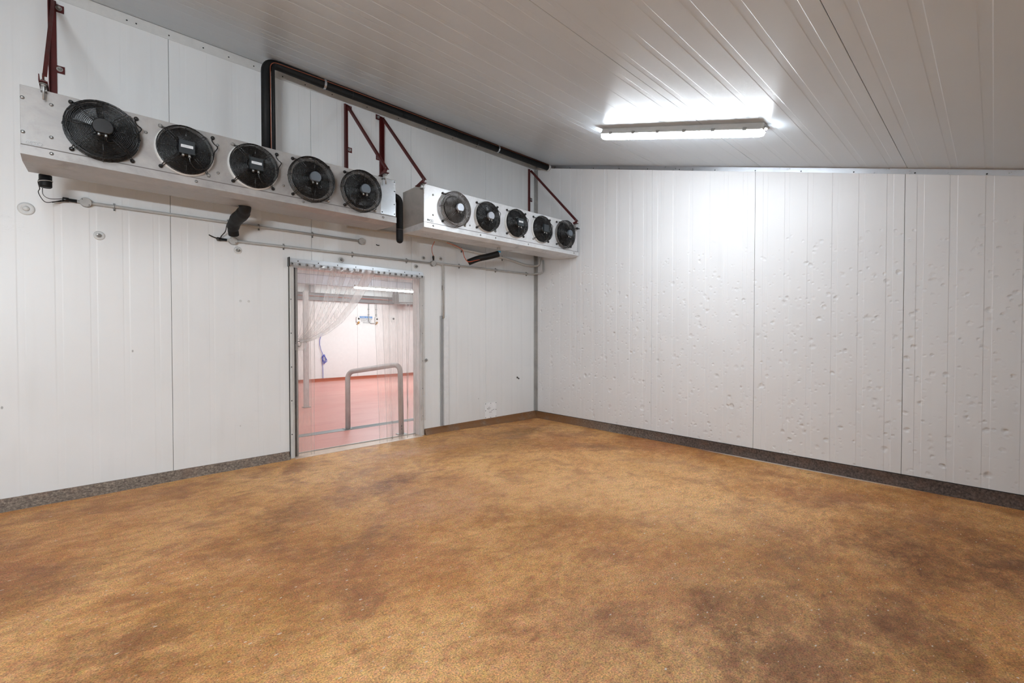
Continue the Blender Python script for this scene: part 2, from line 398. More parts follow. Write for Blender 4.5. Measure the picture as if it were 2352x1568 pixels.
# ------------------------------------------------------------------ room shell
SL = .2818; CZ = 3.96; TH = math.atan(SL)
ceil_z = lambda y: CZ+SL*y
XW, YW = -8.2, -5.75
GAP, DEP, BND = .0015, .0022, .005
def profile(w, DEP=DEP, BND=BND):
    p = [(GAP, .012), (GAP, .0015), (GAP+.002, 0)]
    k = .075
    while k < w-.05:
        if k+.055 < w: p += [(k, 0), (k+BND, DEP), (k+.05-BND, DEP), (k+.05, 0)]
        k += .2
    p += [(w-GAP-.002, 0), (w-GAP, .0015), (w-GAP, .012)]
    return p
def panel_mesh(prof, pos, t0, t1, name, mat, cut=None):
    """prof: (s, depth); pos(s, d, t) -> world; t0/t1 functions of s; cut=(s_a, s_b, t) raises t0 inside"""
    b = MB()
    pieces = [(prof, t0)]
    if cut:
        sa, sb, tc = cut; pieces = []
        cur = []; 
        def interp(s):
            for (a, d), (c, e) in zip(prof, prof[1:]):
                if a <= s <= c and c > a: return d+(e-d)*(s-a)/(c-a)
            return 0
        for lo, hi, fn in ((-1, sa, t0), (sa, sb, lambda s: tc), (sb, 9, t0)):
            seg = [q for q in prof if lo < q[0] < hi]
            if lo > prof[0][0] and lo < prof[-1][0]: seg = [(lo, interp(lo))]+seg
            if hi < prof[-1][0] and hi > prof[0][0]: seg = seg+[(hi, interp(hi))]
            if len(seg) > 1: pieces.append((seg, fn))
    for pr, f0 in pieces:
        n = len(pr)
        lo = [pos(s, d, f0(s)) for s, d in pr]; hi = [pos(s, d, t1(s)) for s, d in pr]
        bl = [pos(s, .0125, f0(s)) for s, d in (pr[0], pr[-1])]; bh = [pos(s, .0125, t1(s)) for s, d in (pr[0], pr[-1])]
        b.add(lo+hi, [(i, i+1, n+i+1, n+i) for i in range(n-1)])
        b.add(bl+bh, [(0, 1, 3, 2)])
        b.add([lo[0], hi[0], bh[0], bl[0]], [(0, 1, 2, 3)]); b.add([lo[-1], hi[-1], bh[1], bl[1]], [(0, 1, 2, 3)])
    me = bpy.data.meshes.new(name); me.from_pydata(b.v, [], b.f); me.materials.append(mat)
    bm = bmesh.new(); bm.from_mesh(me); bmesh.ops.remove_doubles(bm, verts=bm.verts, dist=1e-5); bmesh.ops.recalc_face_normals(bm, faces=bm.faces); bm.to_mesh(me); bm.free()
    return me

HB = .0766
DX0, DX1, DZ = -3.62, -2.105, 1.985      # door opening
# left wall core with door hole
b = MB()
b.box((XW-.15, .0127, -.2), (DX0, .17, 4.15)); b.box((DX1, .0127, -.2), (.17, .17, 4.15)); b.box((DX0, .0127, DZ), (DX1, .17, 4.15))
wl = struct(b.obj('wall_left', M_CORE), 'white insulated panel wall with the doorway and cooling units')
seams = [0-.0, -1.025, -2.225, -3.425, -4.625, -5.825, -7.025, XW]
for i in range(len(seams)-1):
    xr, xl = seams[i], seams[i+1]; w = xr-xl
    cut = None
    if xl < DX1 and xr > DX0:
        cut = (max(0, xr-DX1) if xr > DX1 else -.5, min(w, xr-DX0) if xl < DX0 else w+.5, DZ)
        cut = (max(cut[0], -.5), cut[1], DZ)
    me = panel_mesh(profile(w, .0011, .008), lambda s, d, t, xr=xr: (xr-s, d, t), lambda s: HB-.006, lambda s: 3.955, 'panel', M_PL, cut)
    link('panel', me, wl)
# right wall
b = MB(); b.box((.0127, YW-.15, -.2), (.17, .17, 4.2))
wr = struct(b.obj('wall_right', M_CORE), 'dented white insulated panel wall on the right')
rs = [0, -.825, -2.022, -3.220, -4.418, YW]
for i in range(len(rs)-1):
    y1, y0 = rs[i], rs[i+1]; w = y1-y0
    pf = profile(w)
    if i == 0: pf = [(w-s, d) for s, d in reversed(pf)]
    me = panel_mesh(pf, lambda s, d, t, y1=y1: (d, y1-s, t), lambda s: HB-.006, lambda s, y1=y1: ceil_z(y1-s)-.004, 'panel', M_PR)
    link('panel', me, wr)
# ceiling
nv = Vector((0, -math.sin(TH), math.cos(TH)))
cpos = lambda s, d, t: Vector((t, -s*math.cos(TH), CZ-s*math.sin(TH)))+nv*d
b = MB()
s1 = 6.25
b.hexa([cpos(-.3, .0127, XW-.15), cpos(-.3, .0127, .17), cpos(s1, .0127, .17), cpos(s1, .0127, XW-.15)],
       [cpos(-.3, .15, XW-.15), cpos(-.3, .15, .17), cpos(s1, .15, .17), cpos(s1, .15, XW-.15)])
ce = struct(b.obj('ceiling', plain('pale_joint', L(176, 174, 172), .6)), 'sloping ribbed off-white panel ceiling')
cs = [0, 1.004, 2.204, 3.404, 4.604, 5.804, 6.15]
for i in range(len(cs)-1):
    a, c2 = cs[i], cs[i+1]; w = c2-a; pf = profile(w, .0012, .0045)
    if i == 0: pf = [(w-s, d) for s, d in reversed(pf)]
    me = panel_mesh(pf, lambda s, d, t, a=a: cpos(a+s, d, t), lambda s: XW, lambda s: 0.0, 'panel', M_CE)
    link('panel', me, ce)
# walls out of the frame
b = MB(); b.box((XW, YW-.15, -.2), (.0, YW, 2.6)); struct(b.obj('wall_rear', M_TRIM), 'plain white wall behind the viewpoint')
b = MB(); b.hexa([(XW-.15, YW, -.2), (XW, YW, -.2), (XW, 0.0, -.2), (XW-.15, 0.0, -.2)], [(XW-.15, YW, 2.6), (XW, YW, 2.6), (XW, 0.0, 4.2), (XW-.15, 0.0, 4.2)])
struct(b.obj('wall_end', M_TRIM), 'plain white end wall outside the left of the picture')

# floor with a gentle fall to the right wall
def sst(a, b_, x):
    t = max(0, min(1, (x-a)/(b_-a))); return t*t*(3-2*t)
fz = lambda x, y: -.034*sst(-1.9, -.1, x)*(1)
b = MB(); NX, NY = 42, 30
vs = []
for j in range(NY+1):
    for i in range(NX+1):
        x = XW-.05+(0.012-XW+.05)*i/NX; y = YW-.05+(.17-YW+.05)*j/NY
        z = fz(x, y)
        if y > -.0 and x > DX0 and x < DX1: z = 0
        vs.append((x, y, z))
b.add(vs, [(j*(NX+1)+i, j*(NX+1)+i+1, (j+1)*(NX+1)+i+1, (j+1)*(NX+1)+i) for j in range(NY) for i in range(NX)], 0, True)
b.hexa([(XW, YW, -.3), (0, YW, -.3), (0, .17, -.3), (XW, .17, -.3)], [(XW, YW, -.06), (0, YW, -.06), (0, .17, -.06), (XW, .17, -.06)])
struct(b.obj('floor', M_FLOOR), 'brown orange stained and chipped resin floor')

# coving (baseboards)
def cove_left(x0, x1, name, label, wf):
    b = MB(); n = max(6, int((x1-x0)/.06)); pr = []
    rnd = random.Random(int(abs(x0)*100))
    vs = []
    j1 = 0
    for i in range(n+1):
        x = x0+(x1-x0)*i/n; j1 = .6*j1+rnd.uniform(-.008, .008)
        w = wf(x)+j1; z = fz(x, 0)
        vs += [(x, .012, HB), (x, -.006, HB), (x, -.010-w*.10, HB*.55+z*.4), (x, -.012-w*.5, .022+z), (x, -.012-w, z-.004), (x, .012, z-.02)]
    for i in range(n):
        for k in range(6):
            l = (k+1) % 6; b.add([], []); b.f.append((i*6+k, i*6+l, (i+1)*6+l, (i+1)*6+k)); b.mi.append(0); b.sm.append(False)
    b.v = vs
    b.f.append(tuple(range(6))); b.f.append(tuple(n*6+k for k in range(6))); b.mi += [0, 0]; b.sm += [False, False]
    return struct(b.obj(name, M_COVE), label)
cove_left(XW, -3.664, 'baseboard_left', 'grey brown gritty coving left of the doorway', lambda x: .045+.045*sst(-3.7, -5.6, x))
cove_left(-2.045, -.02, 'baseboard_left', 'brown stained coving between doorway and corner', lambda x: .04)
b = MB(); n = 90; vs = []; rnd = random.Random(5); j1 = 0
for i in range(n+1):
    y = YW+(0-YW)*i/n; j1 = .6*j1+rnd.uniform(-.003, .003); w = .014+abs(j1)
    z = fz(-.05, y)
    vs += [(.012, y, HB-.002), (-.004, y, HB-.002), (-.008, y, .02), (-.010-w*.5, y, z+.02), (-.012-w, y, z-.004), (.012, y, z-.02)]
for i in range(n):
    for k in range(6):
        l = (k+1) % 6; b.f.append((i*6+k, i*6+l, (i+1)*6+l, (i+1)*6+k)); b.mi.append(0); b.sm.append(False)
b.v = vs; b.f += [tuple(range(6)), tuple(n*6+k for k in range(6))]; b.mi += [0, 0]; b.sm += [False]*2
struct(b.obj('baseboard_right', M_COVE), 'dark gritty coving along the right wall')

for nm, a, c2 in (('joint_gap', (XW, -.0045, HB-.007), (-3.664, .002, HB-.001)), ('joint_gap', (-2.045, -.0045, HB-.007), (0, .002, HB-.001)), ('joint_gap', (-.0045, YW, HB-.007), (.002, 0, HB-.001))):
    b = MB(); b.box(a, c2); b.obj(nm, plain('black_gap', L(44, 42, 40), .9), wr if a[1] < -1 else wl)
# flashings / trims with screws
t1 = MB(); t1.box((XW, -.004, 3.871), (-.0, .002, 3.957))
tr = struct(t1.obj('trim_1', M_TRIM), 'white flashing along the top of the left wall')
sc = MB(); sc.lathe((0, 0, 0), (0, -1, 0), [(.006, 0), (.006, .002), (.003, .004)], 8)
scm = sc.mesh('screw', M_BLACK)
for x in [-6.9, -6.0, -5.6, -5.25, -4.9, -4.84, -4.62, -4.37, -4.17, -3.96, -3.7, -3.48, -3.2, -2.8, -2.4, -2.0, -1.6, -1.2]:
    link('screw', scm, tr, (x, -.004, 3.905))
b = MB()
vs = []
for y in (YW, 0.0):
    zc = ceil_z(y)
    vs += [(.001, y, zc-.049), (-.0045, y, zc-.051), (-.0055, y, zc-.006), (-.012, y, zc-.001), (.001, y, zc+.001)]
b.add(vs, [(0, 1, 6, 5), (1, 2, 7, 6), (2, 3, 8, 7), (3, 4, 9, 8), (4, 0, 5, 9), (0, 1, 2, 3, 4), (5, 6, 7, 8, 9)])
tr2 = struct(b.obj('trim_2', M_FLASH), 'bare metal flashing along the top of the right wall')
for k in range(12):
    y = -.7-.42*k; zc = ceil_z(y); link('screw', scm, tr2, (-.005, y, zc-.040)).rotation_euler = (0, 0, -PI/2)
b = MB(); b.box((-.045, -.003, HB), (0.002, .002, 3.88)); b.box((-.003, -.045, HB), (.002, .002, 3.87))
struct(b.obj('trim_3', m_metal('corner_trim_metal', L(186, 184, 180), .45, .2, .3)), 'dull metal angle trim up the corner')

# ------------------------------------------------------------------ doorway
b = MB(); b.box((DX0-.032, -.016, .0), (DX0+.008, .012, 2.0))
dr = struct(b.obj('door_1', M_TRIM), 'white framed doorway with reveal lining')
b = MB(); b.box((DX1-.010, -.016, .0), (DX1+.045, .012, 2.0)); b.obj('jamb_trim', M_TRIM, dr)
b = MB(); b.box((DX0-.006, .012, -.01), (DX0+.001, .17, DZ)); b.box((DX1-.001, .012, -.01), (DX1+.006, .17, DZ)); b.box((DX0, .012, DZ-.001), (DX1, .17, DZ+.006)); b.obj('reveal_lining', plain('reveal_sheet', L(240, 236, 234), .4), dr)
b = MB(); b.box((DX0+.002, .020, .0), (DX0+.040, .05, DZ-.002)); b.obj('seal', M_GASKET, dr)['label'] = 'grimy dark seal strip down the left jamb'
b = MB(); b.box((DX0+.040, .026, .0), (DX0+.058, .06, DZ-.002)); b.obj('channel', M_STEEL, dr)
b = MB(); b.box((DX0, .10, -.02), (DX1, .175, .006)); b.box((DX0, -.07, -.02), (DX1, .10, .003)); b.obj('threshold', M_SILL, dr)
b = MB(); b.box((DX0+.002, .115, .006), (DX1-.002, .13, .012)); b.obj('threshold_strip', M_STEEL, dr)
for z in (.25, .6, .95, 1.3, 1.65): link('screw', scm, dr, (DX0-.02, -.016, z)); link('screw', scm, dr, (DX1+.025, -.016, z))
b = MB(); b.box((DX0-.040, -.004, .0), (DX0-.0325, .004, 2.0)); b.obj('sealant_line', M_GASKET, dr)

# strip curtain
cu = thing('strip_curtain', 'clear plastic strip curtain on a galvanised rail, middle strips tied back left', 'curtain', (-2.88, -.05, 2.0))
o0 = Vector((2.88, .05, -2.0))
def cpart(b, name, mat, parent=cu, bevel=0):
    return b.obj(name, mat, parent, bevel, tuple(o0) if parent is cu else (0, 0, 0))
b = MB(); b.box((-3.662, -.046, 2.034), (-2.088, -.004, 2.052)); b.box((-3.662, -.034, 2.052), (-2.088, -.004, 2.072)); b.box((-3.662, -.052, 2.028), (-2.088, -.046, 2.056))
cpart(b, 'rail', M_RAIL)
b = MB(); b.box((-3.660, -.050, 1.996), (-2.086, -.044, 2.026)); cpart(b, 'stud_plate', M_RAIL)
b = MB(); b.box((-3.668, -.058, 1.985), (-3.660, -.002, 2.078)); cpart(b, 'end_plate', M_BLACK)
studm = MB(); studm.lathe((0, 0, 0), (0, -1, 0), [(.0155, 0), (.0155, .003), (.012, .005), (.0065, .005)], 16, 0); studm.lathe((0, -.004, 0), (0, -1, 0), [(.0062, 0), (.0062, .010), (.004, .011)], 10, 1)
sm_ = studm.mesh('stud', [M_BOLT, M_BLACK])
for k in range(22):
    x = -3.638+k*(1.53/21); link('stud', sm_, cu, tuple(o0+Vector((x, -.050, 2.011))))
for k in range(8): link('screw', scm, cu, tuple(o0+Vector((-3.58+.205*k, -.052, 2.044))))
fxz = [(0, 1.0), (.04, .995), (.10, .955), (.33, .838), (.525, .716), (.732, .542), (.865, .374), (.963, .187), (1.0, .03)]
def fx(t):
    # t: fraction of drop -> x fraction
    for (a, p), (c, q) in zip(fxz, fxz[1:]):
        if a <= t <= c: return p+(q-p)*(t-a)/(c-a)
    return fxz[-1][1]
def ribbon(L_, R_, y, n, bow, name='strip', mat=None):
    """L_, R_: functions t->(x,z[,dy])"""
    b = MB(); m = 5; vs = []
    for i in range(n+1):
        t = i/n; a = L_(t); c = R_(t)
        for k in range(m+1):
            u = k/m; x = a[0]*(1-u)+c[0]*u; z = a[1]*(1-u)+c[1]*u
            yy = y+bow*math.sin(PI*u)*(1 if t > .02 else .2)+.006*math.sin(5*t+u*2+x*7)*t
            vs.append((x, yy, z))
    b.add(vs, [(i*(m+1)+k, i*(m+1)+k+1, (i+1)*(m+1)+k+1, (i+1)*(m+1)+k) for i in range(n) for k in range(m)], 0, True)
    b.tube([vs[i*(m+1)] for i in range(n+1)], .0016, 4, 1); b.tube([vs[i*(m+1)+m] for i in range(n+1)], .0016, 4, 1)
    return cpart(b, name, [mat or M_STRIP, M_STRIPE])
straight = [(-3.655, -3.47, -3.635, -3.46, .014), (-3.61, -3.425, -3.60, -3.432, .02),
            (-2.765, -2.58, -2.69, -2.545, .012), (-2.67, -2.48, -2.60, -2.44, .014), (-2.565, -2.37, -2.535, -2.40, .016), (-2.46, -2.27, -2.44, -2.33, .012),
            (-2.355, -2.17, -2.32, -2.215, .018), (-2.25, -2.10, -2.235, -2.105, .02), (-2.16, -2.075, -2.13, -2.072, .2)]
for k, (a, c, e, g, zb) in enumerate(straight):
    ribbon(lambda t: (a+(e-a)*t**.8, 2.02+(zb-2.02)*t), lambda t: (c+(g-c)*t**.8, 2.02+(zb-2.02)*t), -.058-.005*(k % 2), 14, .010*(-1)**k)
NS = 6
for k in range(NS):
    xl = -3.50+.125*k; xr = xl+.19
    if k == NS-1: xr = -2.745
    zL = 1.250-.006*k; zR = 1.232-.0075*k
    def Lf(t, x=xl, z=zL): return (-3.60+(x+3.60)*fx(t)+.02*(1-t)*0, 2.02-(2.02-z)*t)
    def Rf(t, x=xr, z=zR): return (-3.60+(x+3.60)*fx(t), 2.02-(2.02-z)*t)
    ribbon(Lf, Rf, -.062-.0045*k, 30, -.012, mat=[None, None, M_STRIPW, None, M_STRIPW, M_STRIPB][k])
b = MB()
b.tube(smooth_path([(-3.60, -.02, 1.20), (-3.59, -.10, 1.215), (-3.575, -.11, 1.19), (-3.585, -.09, 1.165), (-3.60, -.02, 1.18)]), .004, 6); cpart(b, 'tie', M_STRIPW)
b = MB(); b.hexa([(-3.612, -.075, 1.125), (-3.53, -.085, 1.118), (-3.53, -.065, 1.118), (-3.612, -.055, 1.125)], [(-3.612, -.09, 1.19), (-3.51, -.10, 1.215), (-3.51, -.07, 1.215), (-3.612, -.06, 1.19)])
cpart(b, 'gathered_end', M_STRIPW)

# ------------------------------------------------------------------ cooling units
def guard_mesh(kind):
    b = MB(); wr_ = .0023
    def ring(r, y, w=wr_, seg=40):
        b.tube([(r*math.cos(2*PI*i/seg), y, r*math.sin(2*PI*i/seg)) for i in range(seg)], w, 4, 0, True)
    if kind == 'flat':
        R = .166
        for i in range(17):
            r = .052+(R-.052)*i/16; ring(r, -.062+.010*(r/R)**3)
        ring(R+.003, -.046, .0028); ring(R+.004, -.030, .0024)
        fr = lambda r: -.064+.010*(r/R)**3
    else:
        R = .186
        for i in range(16):
            r = .055+(.174-.055)*i/15; ring(r, -.092+.014*(r/.174)**4)
        for y, r in ((-.066, .181), (-.052, .184), (-.038, .186), (-.024, .188), (-.010, .190)): ring(r, y)
        ring(R, -.058, .0030)
        fr = lambda r: -.095+.014*(r/.174)**4
    for q in range(4):
        a = PI/4+q*PI/2; ca, sa = math.cos(a), math.sin(a)
        for off in (-.008, .008):
            p = [(ca*r-sa*off, fr(r), sa*r+ca*off) for r in (.05, .10, .15, .17)]
            p += [(ca*(R+.002)-sa*off, -.045, sa*(R+.002)+ca*off), (ca*(R+.022)-sa*off*.6, -.012, sa*(R+.022)+ca*off*.6)]
            b.tube(p, .0026, 5)
    for q in range(4):
        a = q*PI/2; ca, sa = math.cos(a), math.sin(a)
        p = [(ca*r, fr(r)-.002, sa*r) for r in (.055, .12, .165)]+[(ca*(R+.004), -.045, sa*(R+.004))]
        if kind == 'basket': p.append((ca*(R+.008), -.008, sa*(R+.008)))
        b.tube(p, .0024, 5)
    return b
GB = {}
for kind in ('flat', 'basket'):
    g = guard_mesh(kind)
    GB[kind] = g.mesh('guard', M_WIRE)
    GB[kind+'g'] = g.mesh('guard', M_WIREG)
fb = MB(); fb.lathe((0, 0, 0), (0, -1, 0), [(.013, 0), (.013, .010), (.009, .016), (.005, .020)], 12); FOOT = {'k': fb.mesh('foot', M_BLACK), 's': fb.mesh('foot', M_BOLT)}
gr = MB(); gr.lathe((0, 0, 0), (0, -1, 0), [(.014, 0), (.014, .006), (.010, .016), (.004, .018)], 12); GROM = gr.mesh('grommet', M_BLACK)
def shroud_mesh(R, white):
    b = MB(); seg = 40
    prof = [(R+.012, 0), (R+.012, .012), (R+.006, .022), (R, .026), (R-.006, .022), (R-.008, .004)]
    o = 0; vs = []
    for r, h in prof: vs += [(r*math.cos(2*PI*k/seg), -h, r*math.sin(2*PI*k/seg)) for k in range(seg)]
    b.add(vs, [(i*seg+k, i*seg+(k+1) % seg, (i+1)*seg+(k+1) % seg, (i+1)*seg+k) for i in range(len(prof)-1) for k in range(seg)], 0, True)
    b.add([(R*.97*math.cos(2*PI*k/seg), -.004, R*.97*math.sin(2*PI*k/seg)) for k in range(seg)], [tuple(range(seg))], 1)
    return b.mesh('fan', [white, M_VOID])
SH = {'A': shroud_mesh(.168, M_TRIM), 'B': shroud_mesh(.166, M_ALU), 'C': shroud_mesh(.155, M_ALU2), 'K': shroud_mesh(.172, M_BLACK)}
def blade_mesh(R):
    b = MB(); vs = []; n = 7
    for i in range(n+1):
        r = .045+(R-.012-.045)*i/n; a0 = -.32-.10*i/n; a1 = .36+.28*(i/n)
        for a, y in ((a0, -.030), ((a0+a1)/2, -.020), (a1, -.010)):
            vs.append((r*math.cos(a), y, r*math.sin(a)))
    b.add(vs, [(i*3+k, i*3+k+1, (i+1)*3+k+1, (i+1)*3+k) for i in range(n) for k in range(2)], 0, True)
    top = [(x, y-.0025, z) for x, y, z in vs]; b.add(top, [(i*3+k, i*3+k+1, (i+1)*3+k+1, (i+1)*3+k) for i in range(n) for k in range(2)], 0, True)
    return b.mesh('blade', M_BLADE)
BL = blade_mesh(.160); BLB = blade_mesh(.146)
def fan(root, x, z, kind, cap, wire='k', cable=True, feet='kkkk', rot=0., tilt=0.):
    F = link('fan', SH['K' if cap == 'black' else ('A' if kind == 'flat' else ('C' if wire == 'g' else 'B'))], root, (x, 0, z))
    g = link('guard', GB[kind+('g' if wire == 'g' else '')], F)
    if tilt: g.rotation_euler = (tilt*.6, 0, tilt)
    for q in range(5):
        o = link('blade', BLB if kind == 'basket' and cap != 'black' else BL, F); o.rotation_euler = (0, rot+q*2*PI/5, 0)
    mo = MB()
    depth = .098 if kind == 'flat' else .125
    mo.lathe((0, 0, 0), (0, -1, 0), [(.060, .010), (.062, .040), (.052, .072), (.046, depth-.020)], 24, 0)
    if cap in ('box', 'boxl', 'boxw'):
        w = .046
        mo.obox((0, -depth+.006, 0), (w, 0, 0), (0, .014, 0), (0, 0, w), 1)
        mo.lathe((-.022, -depth+.010, -.055), (0, -.3, -1), [(.008, -.01), (.008, .008)], 10, 2); mo.lathe((.016, -depth+.010, -.055), (0, -.3, -1), [(.008, -.01), (.008, .012)], 10, 2)
        mo.obj('motor', [M_BLACK, M_CAPD, M_BOLT], F, .0)
        if cap != 'box':
            lb = MB(); lb.box((-.036, -depth-.0095, -.006), (.036, -depth-.008, .014), 0)
            for i, (a, c2) in enumerate(((-.02, .02), (-.03, .012))): lb.box((a, -depth-.0100, .0075-.006*i), (c2, -depth-.0094, .0085-.006*i), 1)
            lb.obj('label_plate', [M_LABEL, M_LBLINE], F)
    else:
        cm = {'cap': M_CAP, 'pale': M_CAPL, 'black': M_BLACK}[cap]
        R = .045 if cap != 'black' else .052
        pts = [(R*math.cos(a)*1.0, R*max(math.sin(a), -.80)) for a in [2*PI*k/28 for k in range(28)]]
        for yy0, yy1, s_ in ((-depth+.022, -depth, 1.0), (-depth, -depth-.004, .93)):
            n = len(pts)
            mo.add([(p*1.0, yy0, q) for p, q in pts]+[(p*s_, yy1, q*s_) for p, q in pts], [(i, (i+1) % n, n+(i+1) % n, n+i) for i in range(n)]+[tuple(range(n)), tuple(range(n, 2*n))], 1)
        mo.lathe((-.020, -depth+.014, -.046), (0, -.3, -1), [(.007, -.01), (.007, .010)], 10, 2); mo.lathe((.014, -depth+.014, -.046), (0, -.3, -1), [(.007, -.01), (.007, .014)], 10, 2)
        mo.obj('motor', [M_BLACK, cm, M_BOLT], F)
    cbm = MB()
    if kind == 'flat':
        cbm.tube(smooth_path([(.016, -depth+.006, -.066), (.022, -.085, -.10), (.060, -.075, -.135), (.115, -.07, -.115), (.158, -.06, -.055), (.172, -.05, .01)], 6), .0034, 6)
    else:
        cbm.tube(smooth_path([(.014, -depth+.006, -.058), (.018, -.105, -.08), (.04, -.10, -.085), (.07, -.095, -.06)], 5), .0032, 6)
    if cable:
        cbm.obj('cable', M_WIRE, F); cbm = MB()
        cbm.tube(smooth_path([(.172, -.05, .01), (.176, -.045, .03), (.198, -.03, .075), (.176, -.02, .10), (.165, -.012, .125), (.172, -.006, .145)], 6), .0036, 6)
        link('grommet', GROM, F, (.172, 0, .148))
    cbm.obj('cable', M_WIRE, F)
    Rf = .205 if kind == 'basket' else .195
    for q, f in zip(range(4), feet):
        if q == 0 and cable: continue
        a = PI/4+q*PI/2; link('foot', FOOT[f], F, (Rf*math.cos(a)*1.03, 0, Rf*math.sin(a)*1.03))
    return F
FY = -.90
def cooler(x0, x1, ztop, zg, zl, label, name='evaporator_cooler', end_dark=False, case=None):
    root = thing(name, label, 'cooler', (0, FY, 0), 'evaporator coolers hung on the left wall')
    w = MB()
    w.box((x0, 0, zg+.004), (x1, .42, ztop))
    w.obj('casing', case, root, .003)
    d = MB()   # drip tray with shallow V and folded front lip
    vs = []
    for x in (x0-.002, x1+.006 if not end_dark else x1+.03):
        vs += [(x, -.004, zg), (x, -.004, zl), (x, .10, zl-.018), (x, .44, zl+.004), (x, .44, zg), ]
    d.add(vs, [(0, 1, 6, 5), (1, 2, 7, 6), (2, 3, 8, 7), (3, 4, 9, 8), (4, 0, 5, 9), (0, 1, 2, 3, 4), (5, 6, 7, 8, 9)])
    d.obj('drip_tray', case, root)
    return root
u1 = cooler(-5.44, -2.925, 2.812, 2.447, 2.392, 'long dull aluminium cooling unit with five fans, nearer and left', case=M_ALU)
u2 = cooler(-2.600, -.085, 2.856, 2.458, 2.408, 'brighter aluminium cooling unit with five fans, beside the corner', end_dark=True, case=M_ALU2)
fan(u1, -5.068, 2.628, 'basket', 'black', cable=True, rot=.3)
fan(u1, -4.623, 2.628, 'flat', 'boxw', feet='ksks', rot=1.0)
fan(u1, -4.178, 2.625, 'flat', 'boxw', feet='kskk', rot=.2)
fan(u1, -3.734, 2.624, 'basket', 'cap', cable=False, feet='kkks', rot=.8)
fan(u1, -3.289, 2.620, 'basket', 'cap', cable=False, feet='kkks', rot=.1)
fan(u2, -2.221, 2.655, 'basket', 'pale', wire='g', cable=False, feet='kkks', rot=.6)
fan(u2, -1.763, 2.655, 'flat', 'pale', cable=True, feet='kkks', rot=.1)
fan(u2, -1.297, 2.658, 'flat', 'boxl', cable=True, feet='kkkk', rot=.9)
fan(u2, -.838, 2.658, 'flat', 'box', cable=True, feet='kksk', rot=.4)
fan(u2, -.381, 2.660, 'basket', 'cap', cable=False, feet='kkkk', rot=.7, tilt=.10)
def on_face(root, xs, mesh=None, name='screw'):
    for x, z in xs: link(name, mesh or RIV, root, (x, -.001, z))
rv = MB(); rv.lathe((0, 0, 0), (0, -1, 0), [(.0105, 0), (.0105, .002), (.006, .004), (.006, .007), (.003, .008)], 12); RIV = rv.mesh('screw', M_BOLT)
on_face(u1, [(-5.430, 2.734), (-5.430, 2.526), (-5.306, 2.731), (-5.308, 2.527), (-4.42, 2.732), (-4.418, 2.521), (-4.845, 2.70), (-3.955, 2.53)])
for x in (-5.308, -4.557, -3.80, -3.06): link('screw', RIV, u1, (x, -.005, 2.424))
on_face(u2, [(-2.49, 2.76), (-2.49, 2.55), (-2.0, 2.52)])
for x in (-2.49, -1.85, -1.62, -1.07, -.16): link('screw', RIV, u2, (x, -.005, 2.435))
p = MB(); p.box((-3.085, -.003, 2.458), (-2.928, .0, 2.806)); pl = p.obj('cover_plate', M_PLATE, u1); pl['label'] = 'newer shiny cover plate'
for x, z in ((-3.07, 2.79), (-2.94, 2.79), (-3.07, 2.475), (-2.94, 2.475), (-2.94, 2.70), (-2.94, 2.57)): link('screw', scm, pl, (x, -.003, z))
# groove line between face and tray
for r, x0, x1, z in ((u1, -5.44, -2.93, 2.4500), (u2, -2.60, -.07, 2.4610)):
    g = MB(); g.box((x0, -.0025, z-.003), (x1, .002, z+.003)); g.obj('fold_line', plain('fold_shadow_gap', L(96, 88, 84), .7), r)
b = MB(); b.box((-2.604, -.001, 2.458), (-2.600, .43, 2.860)); b.box((-2.607, .0, 2.470), (-2.604, .42, 2.478)); ep = b.obj('end_panel', m_metal('stained_end_sheet', L(188, 182, 176), .45, .25, .4), u2); ep['label'] = 'stained darker end sheet'
b = MB(); b.box((-2.602, -.0035, 2.462), (-2.572, .0, 2.856)); b.obj('corner_strip', M_ALU2, u2)
def text(body, size, loc, mat, parent, name='lettering', rot=(PI/2, 0, 0), ext=.0008, align='LEFT', outline=0):
    cv = bpy.data.curves.new('txt', 'FONT'); cv.body = body; cv.size = size; cv.extrude = ext; cv.align_x = align
    if outline: cv.fill_mode = 'NONE'; cv.extrude = 0; cv.bevel_depth = outline
    o = bpy.data.objects.new('txt', cv); C.objects.link(o)
    bpy.context.view_layer.update()
    me = bpy.data.meshes.new_from_object(o.evaluated_get(bpy.context.evaluated_depsgraph_get()))
    bpy.data.objects.remove(o); me.materials.clear(); me.materials.append(mat)
    q = link(name, me, parent, loc); q.rotation_euler = rot; return q
pz = MB(); pz.lathe((-.150, -.045, 2.775), (1, -.3, 0), [(.016, 0), (.016, .012), (.004, .05)], 12); pz.tube([(-.150, -.045, 2.775), (-.185, -.03, 2.765)], .008, 8); pz.obj('plug', M_BLACK, u2)
t = text('eco', .052, (-2.568, -.004, 2.474), M_LETTER, u2, outline=.0010)
t.scale = (1.15, 1, 1)
t = text('eco', .050, (-5.418, -.002, 2.458), M_LABEL, u1, outline=.0012)
# hanging bolts through drain etc belong to brackets below

